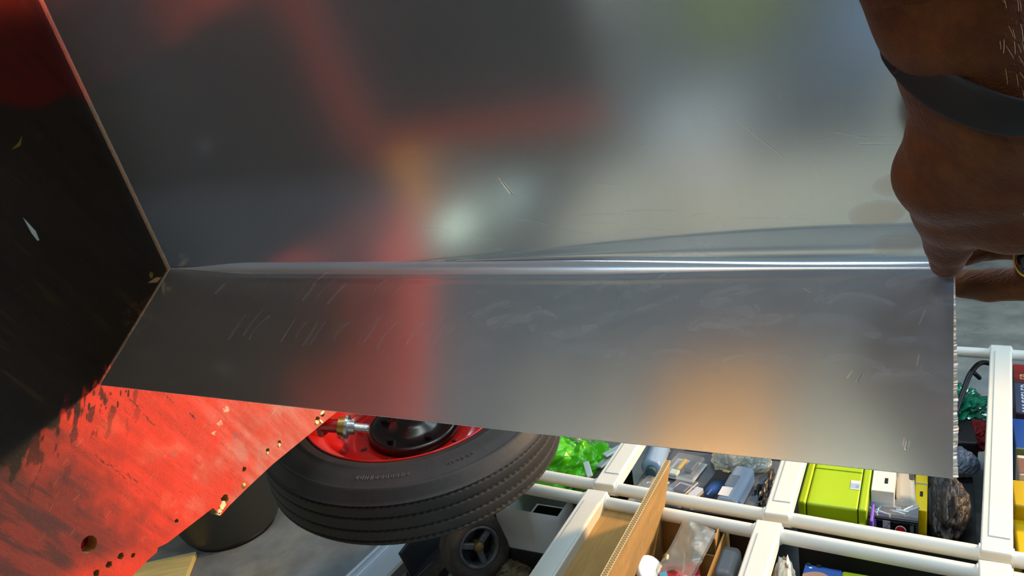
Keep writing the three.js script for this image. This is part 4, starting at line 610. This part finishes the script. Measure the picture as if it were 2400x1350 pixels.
{ const o = thing('plywood_offcut', 'pale plywood offcut lying below the corner of the red bed', 'offcut', [-2.03, 0, -1.06], 0.62); part(o, 'board', rbox(0.34, 0.018, 0.30, 0.002), std({ map: canvasTex(256, 256, (g, w, h) => pixelsOn(g, w, h, (x, y) => { const k = 0.9 + 0.2 * fbm(x / 50, y / 5, 3); return [206 * k, 186 * k, 118 * k]; })), roughness: 0.7 }), [0, 0.009, 0]); }
{ // pale aluminium threshold strip
  const o = thing('aluminium_channel', 'pale blue white metal channel lying under the tyre', 'channel', [-1.352, 0, -1.36], -0.06);
  part(o, 'web', rbox(0.118, 0.012, 0.80, 0.002), plain(0xc4ccd2, 0.35, 0.3), [0, 0.012, 0]); part(o, 'flange', rbox(0.010, 0.030, 0.80, 0.002), plain(0xd6dade, 0.35, 0.3), [-0.056, 0.016, 0]); part(o, 'flange', rbox(0.012, 0.030, 0.80, 0.002), plain(0xb8b4a8, 0.4, 0.3), [0.057, 0.016, 0]); part(o, 'rib', rbox(0.006, 0.018, 0.80, 0.002), plain(0xdde2e6, 0.35, 0.3), [-0.036, 0.016, 0]);
}
{ const o = thing('toothed_strip', 'black toothed rubber strip beside the pale channel', 'strip', [-1.245, 0, -1.36], -0.10); part(o, 'web', rbox(0.030, 0.030, 0.46, 0.004), M.black, [0.022, 0.02, 0]); for (let k = 0; k < 14; k++) part(o, 'tooth', rbox(0.026, 0.022, 0.014, 0.003), k % 2 ? M.black : plain(0x24262a, 0.5), [-0.002, 0.018, -0.21 + k * 0.032]); }
{ const o = thing('pedal_bracket', 'dark greasy bent steel bracket left of the small wheel', 'bracket', [-1.195, 0, -1.43], 0.1); part(o, 'plate', rbox(0.10, 0.014, 0.20, 0.004), std({ map: grainTex([58, 50, 42], 0.5, 12, 12), roughness: 0.5, metalness: 0.3 }), [0, 0.03, 0], [0, 0, 0.3]); part(o, 'upright', rbox(0.014, 0.10, 0.17, 0.004), plain(0x2a2a2c, 0.4, 0.5), [-0.046, 0.055, -0.02], [0, 0, 0.35]); part(o, 'foot', rbox(0.07, 0.024, 0.16, 0.004), plain(0x231f1b, 0.6), [0.0, 0.012, 0.02]); }
{ // small spoked wheel standing on edge
  const o = thing('small_wheel', 'small black wheel with a worn silver three spoke hub', 'wheel', [-1.068, 0.098, -1.452]);
  o.quaternion.setFromUnitVectors(new THREE.Vector3(0, 1, 0), new THREE.Vector3(0.80, 0.16, 0.56).normalize());
  const rub = std({ map: grainTex([58, 50, 40], 0.45, 14, 14), roughness: 0.75 });
  part(o, 'tyre', lathe([[0.056, 0.024], [0.062, 0.029], [0.078, 0.030], [0.090, 0.026], [0.096, 0.018], [0.098, 0.010], [0.096, 0.004], [0.098, -0.004], [0.096, -0.018], [0.090, -0.026], [0.07, -0.03], [0.056, -0.024], [0.054, 0], [0.056, 0.024]], 72), rub);
  const alu = std({ map: grainTex([92, 92, 92], 0.6, 10, 10), roughness: 0.5, metalness: 0.5 });
  part(o, 'hub_ring', lathe([[0.047, 0.018], [0.050, 0.026], [0.056, 0.027], [0.058, 0.022], [0.057, -0.02], [0.047, -0.02], [0.047, 0.018]], 56), alu);
  for (let k = 0; k < 3; k++) { const a = k * 2.094 + 0.5; part(o, 'spoke', rbox(0.040, 0.012, 0.018, 0.004), alu, [Math.cos(a) * 0.030, 0.012, Math.sin(a) * 0.030], [0, -a, 0]); }
  part(o, 'hub', lathe([[0, 0.026], [0.010, 0.026], [0.014, 0.020], [0.016, -0.02], [0, -0.02]], 32), std({ map: grainTex([120, 96, 50], 0.5, 9, 9), roughness: 0.6, metalness: 0.5 })); part(o, 'backing', cyl(0.05, 0.004, 40), M.black, [0, -0.012, 0]);
}
{ const o = thing('floor_rag', 'tan crumpled paper lying beside the small wheel', 'paper', [-1.00, 0.012, -1.56]); part(o, 'paper', crumple(0.09, 0.018, 0.12, 0.35, 3.4, 91, 4), std({ map: grainTex([128, 116, 84], 0.3, 20, 20), roughness: 0.9 })); }

// ───────────────────────── behind the camera: what the sheet mirrors ─────────────────────────
{ const o = thing('tarpaulin', 'folded slate blue tarpaulin on the floor beyond the pale cardboard', 'tarpaulin', [-0.44, 0, 1.74], 0.1); part(o, 'fold', rbox(0.40, 0.02, 0.62, 0.008), plain(0x3a4450, 0.6), [0, 0.01, 0]); part(o, 'fold', rbox(0.38, 0.02, 0.58, 0.008), plain(0x3a4450, 0.6), [0.004, 0.03, 0.01]); }
{ const o = thing('cardboard_sheet', 'second pale cardboard sheet lying beside the slate tarpaulin', 'cardboard', [0.02, 0, 1.83], -0.1); part(o, 'panel', rbox(0.36, 0.008, 0.68, 0.002), std({ color: 0xeadcb8, roughness: 0.85 }), [0, 0.005, 0]); }
{ const o = thing('floor_mat', 'dark brown rubber mat on the floor under the lantern', 'mat', [-1.68, 0, 1.35]); part(o, 'mat', rbox(0.80, 0.008, 1.5, 0.002), std({ map: grainTex([62, 46, 32], 0.3, 20, 20), roughness: 0.9 }), [0, 0.004, 0]); }
{ const o = thing('cardboard_sheet', 'flattened pale cardboard sheet on the floor behind the photographer', 'cardboard', [-0.64, 0, 1.17], 0.05); part(o, 'panel', rbox(1.25, 0.008, 0.56, 0.002), std({ color: 0xf4e2b8, roughness: 0.85 }), [0, 0.005, 0]); part(o, 'crease', rbox(1.24, 0.003, 0.006, 0.001), kraft, [0, 0.0095, 0.1]); }
{ const o = thing('bucket', 'white plastic bucket standing on the pale cardboard sheet', 'bucket', [-0.77, 0.009, 1.24]); part(o, 'body', lathe([[0, 0], [0.13, 0], [0.135, 0.01], [0.155, 0.28], [0.165, 0.285], [0.165, 0.30], [0.152, 0.30], [0.13, 0.28], [0, 0.28]], 48), M.white); part(o, 'handle', tubeAlong([[-0.158, 0.26, 0], [-0.14, 0.18, 0.10], [0, 0.14, 0.16], [0.14, 0.18, 0.10], [0.158, 0.26, 0]], 0.003, 40, 8), M.zinc); }
{ const o = thing('bucket', 'orange plastic bucket standing beyond the end of the trailer', 'bucket', [-2.06, 0.008, 1.16]); part(o, 'body', lathe([[0, 0], [0.135, 0], [0.14, 0.01], [0.165, 0.46], [0.172, 0.465], [0.172, 0.485], [0.161, 0.485], [0.135, 0.46], [0, 0.46], [0, 0.455], [0, 0.012]], 48), plain(0xff9a08, 0.6)); part(o, 'handle', tubeAlong([[-0.168, 0.44, 0], [-0.15, 0.36, 0.11], [0, 0.32, 0.18], [0.15, 0.36, 0.11], [0.168, 0.44, 0]], 0.003, 40, 8), M.zinc); }
{ // stored plywood sheet lying across ceiling hooks, above the lower flange
  const o = thing('plywood_sheet', 'tan plywood sheet stored on hooks under the ceiling', 'plywood', [-0.44, 2.30, 0.22]); part(o, 'board', rbox(0.29, 0.012, 0.76, 0.002), std({ map: canvasTex(256, 256, (g, w, h) => pixelsOn(g, w, h, (x, y) => { const k = 0.9 + 0.2 * fbm(x / 6, y / 60, 3); return [226 * k, 156 * k, 74 * k]; })), roughness: 0.7 }));
  for (const [x, z] of [[-0.13, -0.3], [0.13, -0.3], [-0.13, 0.3], [0.13, 0.3]]) part(o, 'hook', tubeAlong([[x, 0.20, z], [x, -0.012, z], [x + (x < 0 ? 0.03 : -0.03), -0.014, z]], 0.004, 20, 8), M.zinc);
}

{ const o = thing('hardboard_sheet', 'pale beige hardboard sheet stored on hooks beside the tan plywood', 'hardboard', [-0.07, 2.31, 0.22]); part(o, 'board', rbox(0.42, 0.012, 0.76, 0.002), std({ color: 0x8e8a76, roughness: 0.7 }));
  for (const [x, z] of [[-0.19, -0.3], [0.19, -0.3], [-0.19, 0.3], [0.19, 0.3]]) part(o, 'hook', tubeAlong([[x, 0.19, z], [x, -0.012, z], [x + (x < 0 ? 0.03 : -0.03), -0.014, z]], 0.004, 20, 8), M.zinc); }

for (const [x, w, l, c] of [[-0.92, 0.11, 'narrow weathered board stored on ceiling hooks, farthest from the plywood', 0xb4ab94], [-0.71, 0.16, 'wide weathered board stored on ceiling hooks next to the plywood', 0xa59c88]]) { const o = thing('stored_board', l, 'board', [x, 2.30, 0.20]); part(o, 'plank', rbox(w, 0.02, 0.8, 0.002), std({ color: c, roughness: 0.8 })); for (const z of [-0.3, 0.3]) part(o, 'hook', tubeAlong([[w / 2 + 0.006, 0.20, z], [w / 2 + 0.006, -0.016, z], [w / 2 - 0.03, -0.018, z]], 0.004, 20, 8), M.zinc); }
{ const o = thing('storage_crate', 'pale blue plastic crate on the floor behind the photographer', 'crate', [-0.20, 0, 2.36]); const c = plain(0xb8d4ee, 0.5); for (const [w, h, d, x, y, z] of [[0.40, 0.02, 0.32, 0, 0.01, 0], [0.40, 0.28, 0.015, 0, 0.14, 0.155], [0.40, 0.28, 0.015, 0, 0.14, -0.155], [0.015, 0.28, 0.30, 0.193, 0.14, 0], [0.015, 0.28, 0.30, -0.193, 0.14, 0]]) part(o, y < 0.1 ? 'base' : 'side', rbox(w, h, d, 0.004), c, [x, y, z]); }
{ const o = thing('garden_bag', 'full yellow green plastic sack on the floor by the rear wall', 'bag', [-0.95, 0.17, 2.75]); part(o, 'film', crumple(0.32, 0.24, 0.26, 0.16, 1.6, 101, 4), plain(0x9aa83c, 0.5)); }

scene.traverse((o) => { if (o.isMesh) { o.castShadow = o.receiveShadow = true; } if (o.isPointLight || o.isSpotLight || o.isDirectionalLight) o.castShadow = true; });
renderer.render(scene, camera);
